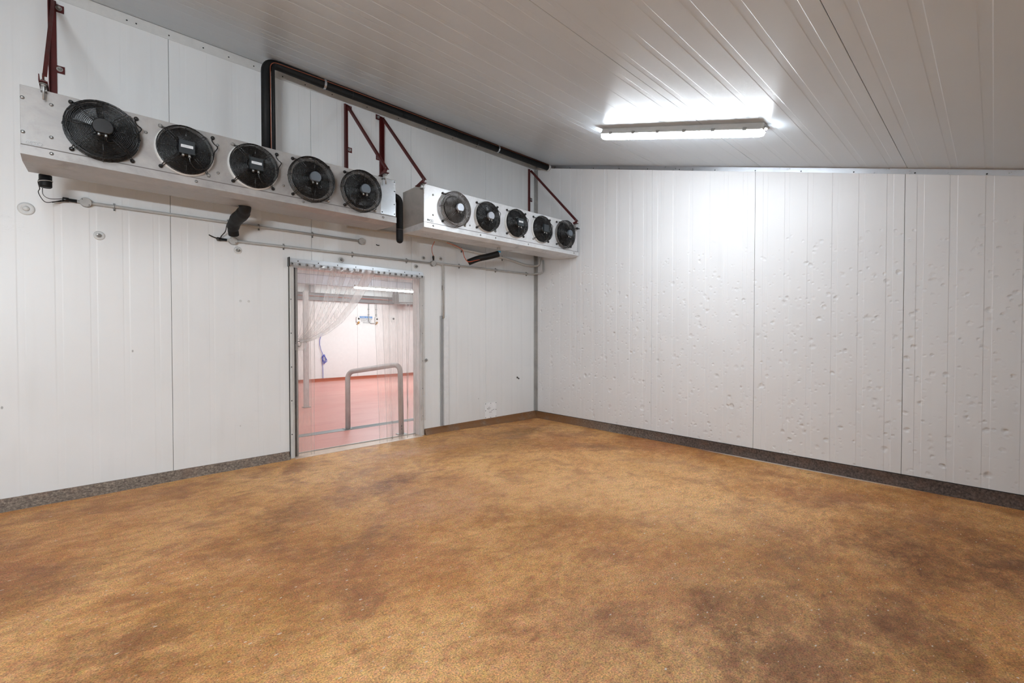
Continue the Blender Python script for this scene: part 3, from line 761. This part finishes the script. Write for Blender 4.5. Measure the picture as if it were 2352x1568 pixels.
# ------------------------------------------------------------------ wall brackets
def bracket(x, label, tabside, tabs, zb):
    r = thing('wall_bracket', label, 'bracket', (x, 0, 3.4), 'red wall brackets carrying the coolers')
    m = MB(); m.box((-.022, -.006, zb-3.4), (.022, -.0005, .455)); m.box((-.022 if tabside > 0 else .017, -.045, zb-3.4), (-.017 if tabside > 0 else .022, -.006, .44)); m.obj('post', M_RED, r)
    m = MB(); a = Vector((0, -.035, .42)); c = Vector((0, -.955, -.535)); d = (c-a).normalized(); n = Vector((1, 0, 0)); k = d.cross(n)
    m.obox((a+c)/2, n*.003, k*.013, d*((c-a).length/2)); m.obox((a+c)/2+n*.009+k*.013, n*.009, k*.0025, d*((c-a).length/2)); m.obj('diagonal_brace', M_RED, r)
    m = MB(); m.box((-.020, -.965, -.560), (.020, -.80, -.554)); m.add([(-.020, -.965, -.555), (-.015, -.965, -.555), (-.020, -.82, -.555), (-.015, -.82, -.555), (-.020, -.965, -.520), (-.015, -.965, -.520)], [(0, 2, 4), (1, 3, 5), (0, 1, 3, 2), (2, 3, 5, 4), (0, 1, 5, 4)]); m.obj('gusset', M_RED, r)
    m = MB(); m.tube([(0, -.935, -.50), (0, -.935, -.66)], .006, 8); m.lathe((0, -.935, -.563), (0, 0, -1), [(.018, 0), (.018, .003)], 14); m.lathe((0, -.935, -.566), (0, 0, -1), [(.012, 0), (.012, .012)], 6); m.lathe((0, -.935, -.553), (0, 0, 1), [(.018, 0), (.018, .003), (.011, .004), (.011, .014)], 6); m.obj('hanging_bolt', M_BOLT, r)
    m = MB(); m.box((-.014, -.934, -.605), (.014, -.880, -.600)); m.box((-.014, -.905, -.605), (.014, -.8995, -.56)); m.obj('clip', M_STEEL, r)
    for z in tabs:
        m = MB(); xx = tabside*.045
        m.box((min(tabside*.018, xx+tabside*.02), -.007, z-3.4-.030), (max(tabside*.018, xx+tabside*.02), -.0005, z-3.4+.026)); t = m.obj('tab', M_RED, r)
        m = MB(); m.lathe((xx-tabside*.008, -.007, z-3.4), (0, -1, 0), [(.019, 0), (.019, .003)], 16, 1); m.lathe((xx-tabside*.008, -.010, z-3.4), (0, -1, 0), [(.010, 0), (.010, .010), (.007, .022)], 10); m.obj('bolt', [M_BOLT, M_STEEL], t)
    return r
bracket(-5.337, 'red bracket at the left end of the nearer cooler, beside the picture edge', 1, (3.806, 3.339), 2.62)
bracket(-3.047, 'red bracket over the fifth fan of the nearer cooler', 1, (3.822, 3.359), 2.62)
bracket(-2.627, 'red bracket over the left end of the farther cooler', -1, (3.835, 3.364), 2.62)
bracket(-.155, 'red bracket next to the corner, over the farther cooler', 1, (3.389,), 2.62)

# ------------------------------------------------------------------ refrigerant pipe under the ceiling
pr = thing('insulated_pipe', 'black foam lagged pipe running under the ceiling and down behind the nearer cooler', 'pipe', (-2.4, -.28, 3.8))
oo = Vector((2.4, .28, -3.8))
b = MB(); b.tube(rounded([(-3.925, -.285, 2.76), (-3.925, -.285, 3.842), (-3.30, -.285, 3.826), (.01, -.27, 3.838)], .10, 8), .041, 16); b.obj('main_pipe', M_FOAM, pr, 0, tuple(oo))
b = MB(); b.tube(rounded([(-3.868, -.315, 2.76), (-3.872, -.315, 3.855), (-3.30, -.300, 3.872), (.01, -.285, 3.876)], .085, 8), .016, 10); b.obj('small_pipe', M_FOAM, pr, 0, tuple(oo))
b = MB(); b.tube(rounded([(-3.895, -.330, 2.78), (-3.898, -.328, 3.840), (-3.30, -.323, 3.853), (-.02, -.310, 3.862)], .07, 8), .0040, 6); b.obj('wire', M_COPPER, pr, 0, tuple(oo)); 
for x in (-3.386, -1.047):
    b = MB(); seg = []
    for k in range(13):
        a = PI*1.12*k/12-.19; seg.append((x, -.285-.047*math.sin(a), 3.832-.047*math.cos(a)))
    seg += [(x, -.287, 3.885)]
    for p0, p1 in zip(seg, seg[1:]):
        p0, p1 = Vector(p0), Vector(p1); d = (p1-p0)
        nn = d.normalized().cross(Vector((1, 0, 0))); b.obox((p0+p1)/2, (.011, 0, 0), nn*.0012, d*.52)
    b.obj('strap', M_PLATE, pr, 0, tuple(oo))
for x in (-3.1, -2.5, -2.2, -1.75, -1.4): 
    b = MB(); b.tube([(x, -.285+.0425*math.cos(2*PI*k/20), 3.83+.0425*math.sin(2*PI*k/20)) for k in range(20)], .0022, 4, 0, True); b.obj('tape_band', M_BLACK, pr, 0, tuple(oo))
b = MB(); b.lathe((-.03, -.27, 3.838), (1, 0, 0), [(.044, 0), (.052, .008), (.054, .018), (.05, .030)], 20); b.obj('foam_ring', plain('pale_foam', L(200, 196, 190), .8), pr, 0, tuple(oo))
# pipe between the coolers
pt = thing('insulated_pipe_bend', 'black lagged pipe bend hanging between the two coolers', 'pipe', (-2.745, -.65, 2.5))
oo = Vector((2.745, .65, -2.5))
b = MB(); b.tube(rounded([(-2.915, -.64, 2.735), (-2.745, -.65, 2.735), (-2.745, -.65, 2.300), (-2.745, -.65, 2.285)], .07, 8), .036, 16); b.lathe((-2.745, -.65, 2.287), (0, 0, -1), [(.036, 0), (.033, .014), (.024, .026), (.010, .033)], 16); b.obj('lagging', M_FOAM, pt, 0, tuple(oo))
b = MB(); b.tube([(-2.745+.036*math.cos(2*PI*k/20), -.65+.036*math.sin(2*PI*k/20), 2.40+.004*math.sin(2*PI*k/20)) for k in range(20)], .003, 5, 0, True); b.obj('cable_tie', M_WIREG, pt, 0, tuple(oo))

# ------------------------------------------------------------------ wall conduits
def conduit(label, pts, r, clips=(), boxes=(), cat='conduit', mat=None, rr=.04, gland=None, name='conduit'):
    c0 = Vector(pts[0]); R = thing(name, label, cat, tuple(c0)); off = tuple(-c0)
    b = MB(); b.tube(rounded(pts, rr), r, 10); b.obj('tube', mat or M_PVC, R, 0, off)
    for x, z in clips:
        b = MB(); b.tube([(x, -.028+(r+.003)*math.cos(2*PI*k/14), z+(r+.003)*math.sin(2*PI*k/14)) for k in range(14)], .0022, 4, 0, True)
        b.box((x-.007, -.010, z-r-.018), (x+.007, -.001, z+r+.018)); b.lathe((x, -.01, z-r-.012), (0, -1, 0), [(.005, 0), (.004, .004)], 8, 1); b.obj('clip', [M_STEEL, M_BLACK], R, 0, off)
    for x, z in boxes:
        b = MB(); b.lathe((x, -.001, z), (0, -1, 0), [(.034, 0), (.034, .036), (.036, .036), (.036, .043), (.033, .045)], 24); bx = b.obj('junction_box', M_PVC, R, 0, off)
        b = MB(); b.lathe((x-.020, -.045, z+.020), (0, -1, 0), [(.004, 0), (.003, .002)], 8); b.lathe((x+.020, -.045, z-.020), (0, -1, 0), [(.004, 0), (.003, .002)], 8); b.obj('screw', M_BLACK, bx)
    if gland:
        x, z, dx = gland
        b = MB(); b.lathe((x, -.028, z), (dx, 0, 0), [(.013, 0), (.013, .045), (.017, .046), (.017, .078), (.010, .082)], 12, 0); b.obj('gland', [M_BLACK], R, 0, off)
    return R
conduit('long grey conduit under the nearer cooler with a round box at each end', [(-5.22, -.028, 2.335), (-2.885, -.028, 2.350)], .0125, [(-4.995, 2.336), (-4.19, 2.342), (-3.93, 2.343), (-3.42, 2.346)], [(-5.165, 2.336), (-2.885, 2.350)], gland=(-5.215, 2.335, -1))
conduit('grey conduit above the doorway with a round box at each end', [(-4.21, -.028, 2.175), (-1.93, -.028, 2.200)], .0125, [(-3.705, 2.181), (-2.985, 2.189), (-2.30, 2.196)], [(-4.155, 2.176), (-1.925, 2.200)], gland=(-4.205, 2.175, -1))
conduit('conduit running right from above the doorway to the corner and up', [(-1.89, -.028, 2.208), (-1.2, -.028, 2.216), (-.12, -.028, 2.222), (-.035, -.19, 2.24), (-.035, -.19, 2.43)], .0125, [(-1.50, 2.212), (-.85, 2.219), (-.22, 2.221)])
conduit('vertical conduit dropping into the white wall channel', [(-1.86, -.028, 2.207), (-1.768, -.028, 2.195), (-1.768, -.028, 1.50)], .0125, [(-1.768, 1.90)])
conduit('pale drain pipe running behind the farther cooler and up into its tray', [(-3.06, -.045, 2.49), (-1.95, -.045, 2.52), (-1.70, -.045, 2.505), (-1.48, -.045, 2.435), (-.68, -.045, 2.405), (-.46, -.045, 2.375), (-.28, -.045, 2.350), (-.10, -.06, 2.350), (-.05, -.12, 2.36), (-.05, -.14, 2.48)], .018, [(-1.46, 2.437), (-.72, 2.407)], cat='pipe', mat=M_PVCW, rr=.06, name='drain_pipe')
tk = MB(); tk.box((-1.808, -.014, .082), (-1.765, -.0005, 1.532), 1); tk.box((-1.765, -.034, .084), (-1.690, -.0005, 1.532))
R = tag(tk.obj('wall_channel', [plain('white_channel_cover', L(228, 228, 228), .45), plain('grey_channel_base', L(150, 150, 150), .5)], None, .002), 'tall white cover channel on the wall right of the doorway', 'channel')

# drain stubs and leads below the coolers
d1 = thing('lagged_drain_stub', 'short black lagged drain stub at the left end under the nearer cooler', 'drain pipe', (-5.35, -.35, 2.38))
o1 = Vector((5.35, .35, -2.38))
b = MB(); b.lathe((-5.367, -.36, 2.395), (0, 0, -1), [(.034, -.02), (.034, .058), (.028, .066)], 20); b.obj('lagging', M_FOAM, d1, 0, tuple(o1))
b = MB(); b.tube([(-5.367+.036*math.cos(2*PI*k/20), -.36+.036*math.sin(2*PI*k/20), 2.372+.006*math.cos(2*PI*k/20)) for k in range(20)], .0025, 5, 0, True); b.obj('cable_tie', M_PVCW, d1, 0, tuple(o1))
b = MB(); b.tube(smooth_path([(-5.385, -.32, 2.41), (-5.405, -.33, 2.375), (-5.40, -.30, 2.33), (-5.41, -.25, 2.315), (-5.400, -.17, 2.29), (-5.378, -.12, 2.275), (-5.33, -.08, 2.300), (-5.29, -.03, 2.332)]), .003, 6); b.obj('cable', M_WIRE, d1, 0, tuple(o1)); b = MB()
b.tube(smooth_path([(-5.385, -.32, 2.33), (-5.388, -.2, 2.31), (-5.36, -.1, 2.31), (-5.29, -.028, 2.34)]), .0025, 6); b.obj('cable', M_WIRE, d1, 0, tuple(o1)); b = MB()
b.tube([(-5.352, -.05, 2.296), (-5.27, -.028, 2.328)], .005, 6); b.obj('cable', M_WIRE, d1, 0, tuple(o1))
d2 = thing('lagged_drain_pipe', 'fat black lagged drain pipe hanging from the middle of the nearer cooler', 'drain pipe', (-4.17, -.4, 2.37))
o2 = Vector((4.17, .4, -2.37))
b = MB(); b.tube(smooth_path([(-4.165, -.55, 2.400), (-4.160, -.53, 2.370), (-4.165, -.44, 2.340), (-4.185, -.33, 2.315), (-4.190, -.22, 2.265), (-4.175, -.17, 2.205)], 5), [.046]*8+[.054]*8+[.050]*5+[.043]*5, 18); b.obj('lagging', M_FOAM, d2, 0, tuple(o2))
b = MB(); b.tube(smooth_path([(-4.215, -.40, 2.33), (-4.235, -.22, 2.29), (-4.225, -.08, 2.245), (-4.255, -.04, 2.195), (-4.235, -.03, 2.176)]), .0045, 6); b.obj('cable', M_WIRE, d2, 0, tuple(o2)); b = MB(); b.tube(smooth_path([(-4.35, -.045, 2.200), (-4.30, -.04, 2.182), (-4.24, -.03, 2.175)]), .0055, 6); b.obj('cable', M_WIRE, d2, 0, tuple(o2))
b = MB(); b.lathe((-4.165, -.55, 2.402), (0, 0, -1), [(.050, -.012), (.050, .012)], 18); b.obj('collar', M_BLACK, d2, 0, tuple(o2))
d3 = thing('lagged_drain_pipe', 'slanting black lagged drain pipe with orange cable under the farther cooler', 'drain pipe', (-1.31, -.6, 2.41))
o3 = Vector((1.31, .6, -2.41))
b = MB(); b.tube(smooth_path([(-1.305, -.60, 2.325), (-1.36, -.56, 2.305), (-1.42, -.49, 2.285), (-1.50, -.42, 2.262), (-1.575, -.36, 2.225), (-1.60, -.34, 2.21)], 5), .040, 16); b.obj('lagging', M_FOAM, d3, 0, tuple(o3))
b = MB(); b.lathe((-1.305, -.60, 2.408), (0, 0, -1), [(.021, 0), (.021, .030), (.026, .032), (.026, .060), (.022, .062), (.022, .085)], 16, 0); b.obj('spigot', M_PVCW, d3, 0, tuple(o3))
b = MB(); b.lathe((-1.305, -.60, 2.360), (0, 0, -1), [(.0275, 0), (.0275, .022)], 16, 0); b.obj('tape', M_BLUET, d3, 0, tuple(o3))
b = MB(); b.tube(smooth_path([(-1.93, -.34, 2.42), (-1.80, -.35, 2.395), (-1.70, -.35, 2.355), (-1.675, -.36, 2.27), (-1.625, -.375, 2.215), (-1.54, -.43, 2.235), (-1.44, -.50, 2.265), (-1.36, -.57, 2.305), (-1.30, -.62, 2.34)]), .0045, 6); b.obj('cable', M_ORANGE, d3, 0, tuple(o3))
d4 = thing('cable', 'thin orange cable dropping from the farther cooler into a black gland above the doorway', 'cable', (-1.925, -.04, 2.25))
o4 = Vector((1.925, .04, -2.25))
b = MB(); b.tube(smooth_path([(-2.08, -.30, 2.42), (-2.09, -.26, 2.36), (-2.02, -.15, 2.32), (-1.925, -.032, 2.295)]), .0038, 6); b.obj('lead', M_ORANGE, d4, 0, tuple(o4))
b = MB(); b.lathe((-1.925, -.028, 2.300), (0, 0, -1), [(.008, 0), (.013, .008), (.013, .035), (.009, .036), (.009, .066)], 12); b.obj('gland', M_BLACK, d4, 0, tuple(o4))

# ------------------------------------------------------------------ wall plugs
def plug(x, z, R, stub, label, dark=False, mat=None):
    r = thing('wall_plug', label, 'wall fitting', (x, 0, z))
    b = MB(); b.lathe((0, 0, 0), (0, -1, 0), [(R, 0), (R, .004), (R*.82, .008), (R*.55, .010), (R*.5, .007)], 24); b.obj('washer', mat or M_TRIM, r)
    if stub:
        b = MB(); b.lathe((0, -.006, 0), (-.15, -1, -.05), [(.016, 0), (.014, .02), (.010, .030), (.006, stub)], 10); b.obj('stub', M_STEEL, r)
    else:
        b = MB(); b.lathe((0, -.008, 0), (0, -1, 0), [(R*.42, 0), (R*.34, .012), (R*.1, .016)], 16); b.obj('cap', M_TRIM, r)
plug(-5.49, 2.23, .047, 0, 'pale domed wall plug at the far left below the cooler')
plug(-5.089, 2.089, .036, .075, 'wall plug with stub, second from the left')
plug(-4.11, 2.095, .034, .075, 'wall plug with stub, under the round box left of the doorway')
plug(-3.112, 2.116, .030, .06, 'wall plug with stub just above the middle of the curtain rail')
plug(-2.165, 2.140, .028, .06, 'wall plug with stub above the right end of the curtain rail')
plug(-2.058, 2.258, .026, .04, 'small wall plug left of the orange cable')
plug(-1.801, 2.277, .026, .04, 'small wall plug right of the orange cable')
plug(-2.023, .961, .024, .03, 'small wall plug at waist height beside the doorway')
for x, lab in ((-4.091, 'left one of two tiny white buttons on the wall left of the doorway'), (-4.021, 'right one of two tiny white buttons on the wall left of the doorway')):
    b = MB(); b.lathe((x, -.0005, 1.610), (0, -1, 0), [(.011, 0), (.010, .003), (.006, .004)], 14); tag(b.obj('button', M_TRIM), lab, 'wall fitting')
b = MB(); b.lathe((-.405, -.0005, .628), (0, -1, 0), [(.014, 0), (.012, .006), (.005, .012)], 10); b.lathe((-.380, -.0005, .612), (0, -1, 0), [(.010, 0), (.010, .010), (.005, .016)], 10)
tag(b.obj('bolt_pair', M_GASKET), 'pair of dark bolt heads low on the wall near the corner', 'wall fitting')
b = MB(); b.box((-1.045, -.005, .074), (-.832, -.0005, .300)); pp = tag(b.obj('patch_plate', plain('clean_white_sheet', L(246, 246, 246), .4), None, .001), 'small white riveted patch plate at the foot of the wall', 'plate')
for x, z in ((-1.035, .29), (-.84, .29), (-1.035, .09), (-.84, .09), (-1.035, .19), (-.84, .19), (-.94, .29), (-.94, .085)): link('screw', scm, pp, (x, -.005, z))
b = MB()
for k, (x, z, dx, dz) in enumerate(((-1.0, .21, .035, .03), (-.985, .205, .04, .02), (-.93, .18, .06, .018), (-.97, .16, .05, .004), (-1.01, .225, .02, -.02))):
    v = Vector((dx, 0, dz)); nn = Vector((-dz, 0, dx)).normalized()*.002; b.obox((x+dx/2, -.0052, z+dz/2), tuple(v/2), (0, .0006, 0), tuple(nn))
b.obj('pen_mark', M_DARKT, pp)

# ------------------------------------------------------------------ ceiling battens
def batten(x, y0, y1, label, lampmat, dx=0, zoff=0, name='batten_light', out=None, flat=None):
    """weatherproof fluorescent batten fixed to the sloping ceiling, running down the slope"""
    if flat is None:
        a = Vector((x-dx/2, y0, ceil_z(y0))); c = Vector((x+dx/2, y1, ceil_z(y1)))
    else: a, c = map(Vector, flat)
    d = (c-a); Ln = d.length; d.normalize(); side = Vector((1, 0, 0)) if abs(d.y) > .5 else Vector((0, 1, 0))
    side = (side-d*side.dot(d)).normalized(); dn = d.cross(side); dn = dn if dn.z < 0 else -dn
    if out is not None: dn = out; side = d.cross(dn)
    r = thing(name, label, 'light', tuple((a+c)/2)); off = -(a+c)/2
    def sec(prof, s0, s1, taper=.012):
        b = MB(); vs = []
        for s_, k in ((s0, .8), (s0+taper, 1), (s1-taper, 1), (s1, .8)):
            for u, v in prof: vs.append(a+d*s_+side*u*k+dn*(v if k == 1 else prof[0][1]+(v-prof[0][1])*.85)+off)
        n = len(prof)
        b.add(vs, [(j*n+i, j*n+(i+1) % n, (j+1)*n+(i+1) % n, (j+1)*n+i) for j in range(3) for i in range(n)], 0, False)
        b.add([vs[i] for i in range(n)], [tuple(range(n))]); b.add([vs[3*n+i] for i in range(n)], [tuple(range(n))])
        return b
    sec([(-.040, .001), (-.047, .030), (-.052, .044), (-.066, .049), (-.066, .056), (.066, .056), (.066, .049), (.052, .044), (.047, .030), (.040, .001)], 0.0, Ln).obj('housing', M_TRIM, r)
    sec([(-.052, .056), (-.048, .072), (-.034, .084), (-.014, .092), (.014, .092), (.034, .084), (.048, .072), (.052, .056)], .004, Ln-.004, .03).obj('diffuser', lampmat, r)
    for k in range(6):
        q = a+d*(Ln*(k+.5)/6)+off
        b = MB()
        for sgn in (-1, 1): b.obox(q+side*.067*sgn+dn*.052, side*.003, d*.014, dn*.012)
        b.obj('clip', M_STEEL, r)
    b = MB(); q = c+off+d*.001+dn*.03; b.lathe(q, d, [(.016, -.005), (.016, .012), (.012, .02), (.008, .03)], 12); b.obj('gland', M_PVC, r)
    return r
batten(-1.365, -2.31, -3.74, 'lit white batten light on the sloping ceiling', M_LAMP, dx=.09)
batten(0, 0, 0, 'added unseen fill batten high on the rear wall, left of the viewpoint', M_FILLR, flat=((-7.6, -5.70, 2.05), (-6.1, -5.70, 2.05)), out=Vector((0, 1, 0)))

batten(-5.6, -2.5, -3.9, 'added unseen fill batten on the sloping ceiling above the left edge of the picture', M_FILLO)

# ------------------------------------------------------------------ adjoining room
NY0, NY1 = .17, 7.536
b = MB(); b.box((-7, NY0, -.25), (8, NY1+.2, 0)); rf = struct(b.obj('floor', M_RF), 'red coated floor of the adjoining room')
b = MB(); b.box((-7, NY1, -.1), (8, NY1+.2, 4.2)); nwb = struct(b.obj('wall_back', M_NW), 'cream white wall of the adjoining room')
b = MB(); b.box((-7.2, NY0, -.1), (-7, NY1+.2, 4.2)); struct(b.obj('wall_side', M_NW), 'side wall of the adjoining room, out of sight left')
b = MB(); b.box((8, NY0, -.1), (8.2, NY1+.2, 4.2)); struct(b.obj('wall_side', M_NW), 'side wall of the adjoining room, out of sight right')
b = MB(); b.box((-7.2, NY0, 3.3), (8.2, NY1+.2, 3.5)); struct(b.obj('ceiling', M_NW), 'white ceiling of the adjoining room')
b = MB(); b.box((-7, NY0, -.02), (DX0-.01, NY0+.012, 4.0)); b.box((DX1+.01, NY0, -.02), (8, NY0+.012, 4.0)); b.box((DX0-.01, NY0, DZ+.01), (DX1+.01, NY0+.012, 4.0))
struct(b.obj('wall_near', M_NW), 'far face of the panel wall, in the adjoining room')
b = MB(); b.box((-7, NY1-.035, 0), (8, NY1, .082)); b.add([(-7, NY1-.036, .03), (8, NY1-.036, .03), (8, NY1-.10, 0), (-7, NY1-.10, 0), (-7, NY1-.03, .0), (8, NY1-.03, 0)], [(0, 1, 2, 3), (0, 4, 5, 1), (3, 2, 5, 4), (0, 3, 4), (1, 5, 2)])
struct(b.obj('baseboard_back', M_SKIRT), 'orange skirting of the adjoining room')
# wall panel joints in the adjoining room
for x in (-2.0, -.80, .40, 1.60, 2.8):
    b = MB(); b.box((x-.003, NY1-.002, .082), (x+.003, NY1, 3.3)); b.obj('joint_strip', plain('joint_grey', L(190, 184, 180), .6), nwb)
# steel beam lines below the far ceiling
def beam(y, z0, z1, x0, x1, label, col=L(140, 132, 130), red=True):
    r = thing('steel_beam', label, 'beam', ((x0+x1)/2, y, z0))
    b = MB(); L_ = (x1-x0)/2
    b.box((-L_, -.06, 0), (L_, .06, .012)); b.box((-L_, -.06, z1-z0-.012), (L_, .06, z1-z0)); b.box((-L_, -.004, .012), (L_, .004, z1-z0-.012)); b.obj('flange_section', plain('grey_steel_paint', col, .5), r)
    if not red: return r
    b = MB(); b.box((-L_, -.066, (z1-z0)*.52), (L_, -.0605+.05, (z1-z0)*.52+.014)); b.obj('red_edge', M_SKIRT, r)
    return r
beam(7.45, 2.20, 2.40, -6.9, 7.9, 'grey steel beam along the top of the far wall beyond the doorway')
beam(7.2, 2.60, 2.86, -6.9, 7.9, 'upper pale grey beam near the ceiling of the adjoining room', L(196, 194, 198), False)
for x in (-.9, 1.55): 
    b = MB(); b.box((x-.05, 7.38, 2.402), (x+.05, 7.5, 2.60)); tag(b.obj('hanger_post', plain('grey_hanger', L(150, 142, 140), .5)), 'grey hanger above the beam, %s one seen through the doorway' % ('left' if x < 0 else 'right'), 'hanger')
batten(0, 0, 0, 'lit batten light in the adjoining room seen through the curtain', M_LAMPN, flat=((-.52, 5.6, 2.49), (1.45, 5.6, 2.49)))
for i, (x, y) in enumerate(((-3.9, 1.9), (-.4, 3.4), (2.6, 4.2))):
    batten(0, 0, 0, ['lit batten light in the adjoining room left of the doorway', 'lit batten light in the adjoining room above the hoop barrier', 'lit batten light in the adjoining room right of the doorway'][i], M_LAMPN, flat=((x-.75, y, 3.298), (x+.75, y, 3.298)))
for x in (-.1, 1.1):
    b = MB(); b.tube([(x, 5.6, 2.49), (x, 5.6, 3.30)], .006, 6); tag(b.obj('light_hanger_rod', M_STEEL), 'thin rod holding the far batten light, %s one' % ('left' if x < .5 else 'right'), 'rod')
# unit cooler box up at the far wall
b = thing('ceiling_unit', 'small grey box unit high on the far wall beyond the curtain', 'box unit', (1.62, 7.0, 2.2))
m = MB(); m.box((-.30, -.20, .02), (.30, .20, .26)); m.obj('casing', M_STEEL, b, .006)
m = MB(); m.box((-.26, -.16, -.02), (.22, .16, .02)); m.obj('tray', M_STEEL, b, .004)
m = MB(); m.tube([(.1, 0, -.02), (.1, 0, -.07)], .02, 8); m.obj('outlet', M_STEEL, b)
m = MB(); m.tube([(-.25, 0, .26), (-.25, 0, 1.1)], .008, 6); m.tube([(.25, 0, .26), (.25, 0, 1.1)], .008, 6); m.obj('hanger', M_STEEL, b)
# hoop barrier
hp = thing('hoop_barrier', 'galvanised tube hoop barrier just beyond the doorway', 'barrier', (-2.42, .6, 0))
oh = Vector((2.42, -.6, 0))
b = MB(); b.tube(rounded([(-2.621, 1.013, 0), (-2.621, 1.013, .775), (-2.262, .232, .905), (-2.245, .232, 0)], .11, 8), .033, 18)
b.obj('hoop', plain('weathered_galvanised', L(206, 196, 192), .42, .1, .18, .5, 5), hp, 0, tuple(oh))
for x, y in ((-2.621, 1.013), (-2.245, .232)):
    b = MB(); b.box((x-.055, y-.055, .0), (x+.055, y+.055, .008)); b.obj('base_plate', M_STEEL, hp, 0, tuple(oh))
b = MB(); b.lathe((-2.262, .198, .115), (-.3, -1, 0), [(.008, 0), (.008, .006)], 8); b.lathe((-2.262, .198, .075), (-.3, -1, 0), [(.008, 0), (.008, .006)], 8); b.obj('bolt', M_BLACK, hp, 0, tuple(oh))
# square post beyond
b = MB(); b.box((-2.452, 3.25, 0), (-2.378, 3.325, 2.05)); ps = tag(b.obj('square_post', plain('scuffed_post', L(230, 226, 224), .45, .05, .15, .5, 12)), 'grey square steel post standing on the red floor behind the tied curtain', 'post')
b = MB(); b.box((-2.475, 3.22, 0), (-2.355, 3.345, .008)); b.obj('base_plate', M_STEEL, ps)
# floor drain
dn = thing('floor_drain', 'long narrow grated drain across the red floor beyond the doorway', 'drain', (-2.2, 1.01, .0))
b = MB(); b.box((-1.6, -.078, .0005), (2.0, -.068, .004)); b.box((-1.6, .068, .0005), (2.0, .078, .004)); b.obj('frame', M_GRATE, dn)
b = MB(); b.box((-1.6, -.067, .0002), (2.0, .067, .0012)); b.obj('channel', M_DRAIN, dn)
bars = MB(); x = -1.6
while x < 2.0:
    w_ = .014 if x < -.42 else .004
    bars.add([(x, -.067, .0035), (x+w_, -.067, .0035), (x+w_+.02, .067, .0035), (x+.02, .067, .0035)], [(0, 1, 2, 3)]); bars.add([(x, -.067, .0015), (x+w_, -.067, .0015), (x+w_+.02, .067, .0015), (x+.02, .067, .0015)], [(0, 1, 2, 3)]); x += .018
br = bars.obj('grate', M_GRATE, dn); br['kind'] = 'stuff'
# sign with outlets
sg = thing('wall_sign', 'white sign with blue heading on the far wall, reading THINK QUALITY', 'sign', (.656, NY1-.004, 1.69))
b = MB(); b.box((-.192, -.004, -.122), (.192, .003, .068)); b.obj('board', M_SIGNW, sg)
b = MB(); b.box((-.192, -.005, .068), (.192, .003, .120)); b.obj('heading_band', M_SIGNB, sg)
text('THINK QUALITY', .046, (0, -.007, .078), M_SIGNW, sg, align='CENTER')
for k, tx in enumerate(('"GOOD ENOUGH"', 'IS NOT GOOD', 'ENOUGH')): text(tx, .046, (0, -.006, .024-.052*k), M_DARKT, sg, align='CENTER')
for x, lab in ((.405, 'white socket box left of the sign with a yellow valve'), (.965, 'white socket box right of the sign with a yellow valve')):
    r = thing('socket_box', lab, 'socket', (x, NY1-.002, 1.68))
    b = MB(); b.box((-.052, -.045, -.04), (.05, .0015, .11)); b.obj('housing', M_SIGNW, r, .006)
    b = MB(); b.lathe((.012, -.046, .055), (0, -1, 0), [(.026, 0), (.026, .006), (.018, .008)], 16); b.obj('socket', M_BLACK, r)
    b = MB(); b.lathe((.010, -.030, -.050), (0, -1, 0), [(.030, 0), (.030, .02), (.018, .026)], 16); b.tube([(-.04, -.03, -.09), (.0, -.03, -.10), (.02, -.03, -.06)], .010, 8); b.obj('valve', M_BRASS, r)
for x, x2, lab in ((.73, .93, 'pipe curving down across the sign to the right socket box'), (.965, .965, 'straight pipe above the right socket box')):
    b = MB()
    if x != x2: b.tube(rounded([(x, NY1-.03, 2.18), (x, NY1-.03, 1.66), (x+.05, NY1-.04, 1.615), (x2-.02, NY1-.03, 1.61)], .07), .010, 8)
    else: b.tube([(x, NY1-.03, 2.18), (x, NY1-.03, 1.80)], .009, 8)
    r = tag(b.obj('wall_pipe', M_PVC), lab, 'pipe')
    for z in (2.02, 1.86): c_ = MB(); c_.box((x-.022, NY1-.045, z-.006), (x+.022, NY1, z+.006)); c_.obj('clip', M_STEEL, r)
b = MB(); b.box((1.46, NY1-.03, 1.66), (1.56, NY1-.0005, 1.80)); b.lathe((1.52, NY1-.03, 1.76), (0, -1, 0), [(.03, 0), (.03, .01), (.02, .012)], 12, 1); tag(b.obj('switch_box', [M_SIGNW, M_GASKET]), 'small switch box on the far wall right of the sign', 'switch')
b = MB(); b.box((-1.38, NY1-.03, .96), (-1.16, NY1-.0005, .985)); tag(b.obj('wall_rail', M_STEEL), 'short grey rail low on the far wall by the left jamb', 'rail')
# blue hose
hs = thing('blue_hose', 'blue hose looped in a coil on the far wall', 'hose', (-.57, NY1-.03, .6))
oh = Vector((.57, -NY1+.03, -.6))
b = MB(); b.tube(smooth_path([(-.62, NY1-.025, 1.30), (-.67, NY1-.03, 1.15), (-.675, NY1-.03, 1.0), (-.64, NY1-.03, .85), (-.60, NY1-.03, .74), (-.61, NY1-.03, .60), (-.600, NY1-.03, .35), (-.597, NY1-.03, .085)]), .0065, 8); b.obj('lead', M_BLUE, hs, 0, tuple(oh))
b = MB(); pts = []
for k in range(73):
    a = 2*PI*k/24; j = k//24; pts.append((-.565+(.030+.018*j)*math.cos(a+.3*j), NY1-.03-.012*j-.01*math.sin(a*.5), .61+(.125-.02*j)*math.sin(a)))
b.tube(pts, .0065, 8); b.obj('coil', M_BLUE, hs, 0, tuple(oh))
# tiny marks left of the wall: bracket end of a cable tie
b = MB(); b.tube(smooth_path([(-2.695, -.002, 2.342), (-2.68, -.012, 2.333), (-2.66, -.010, 2.336)]), .006, 6); tag(b.obj('wall_hook', M_GASKET), 'small dark hook on the wall between the two coolers', 'hook')
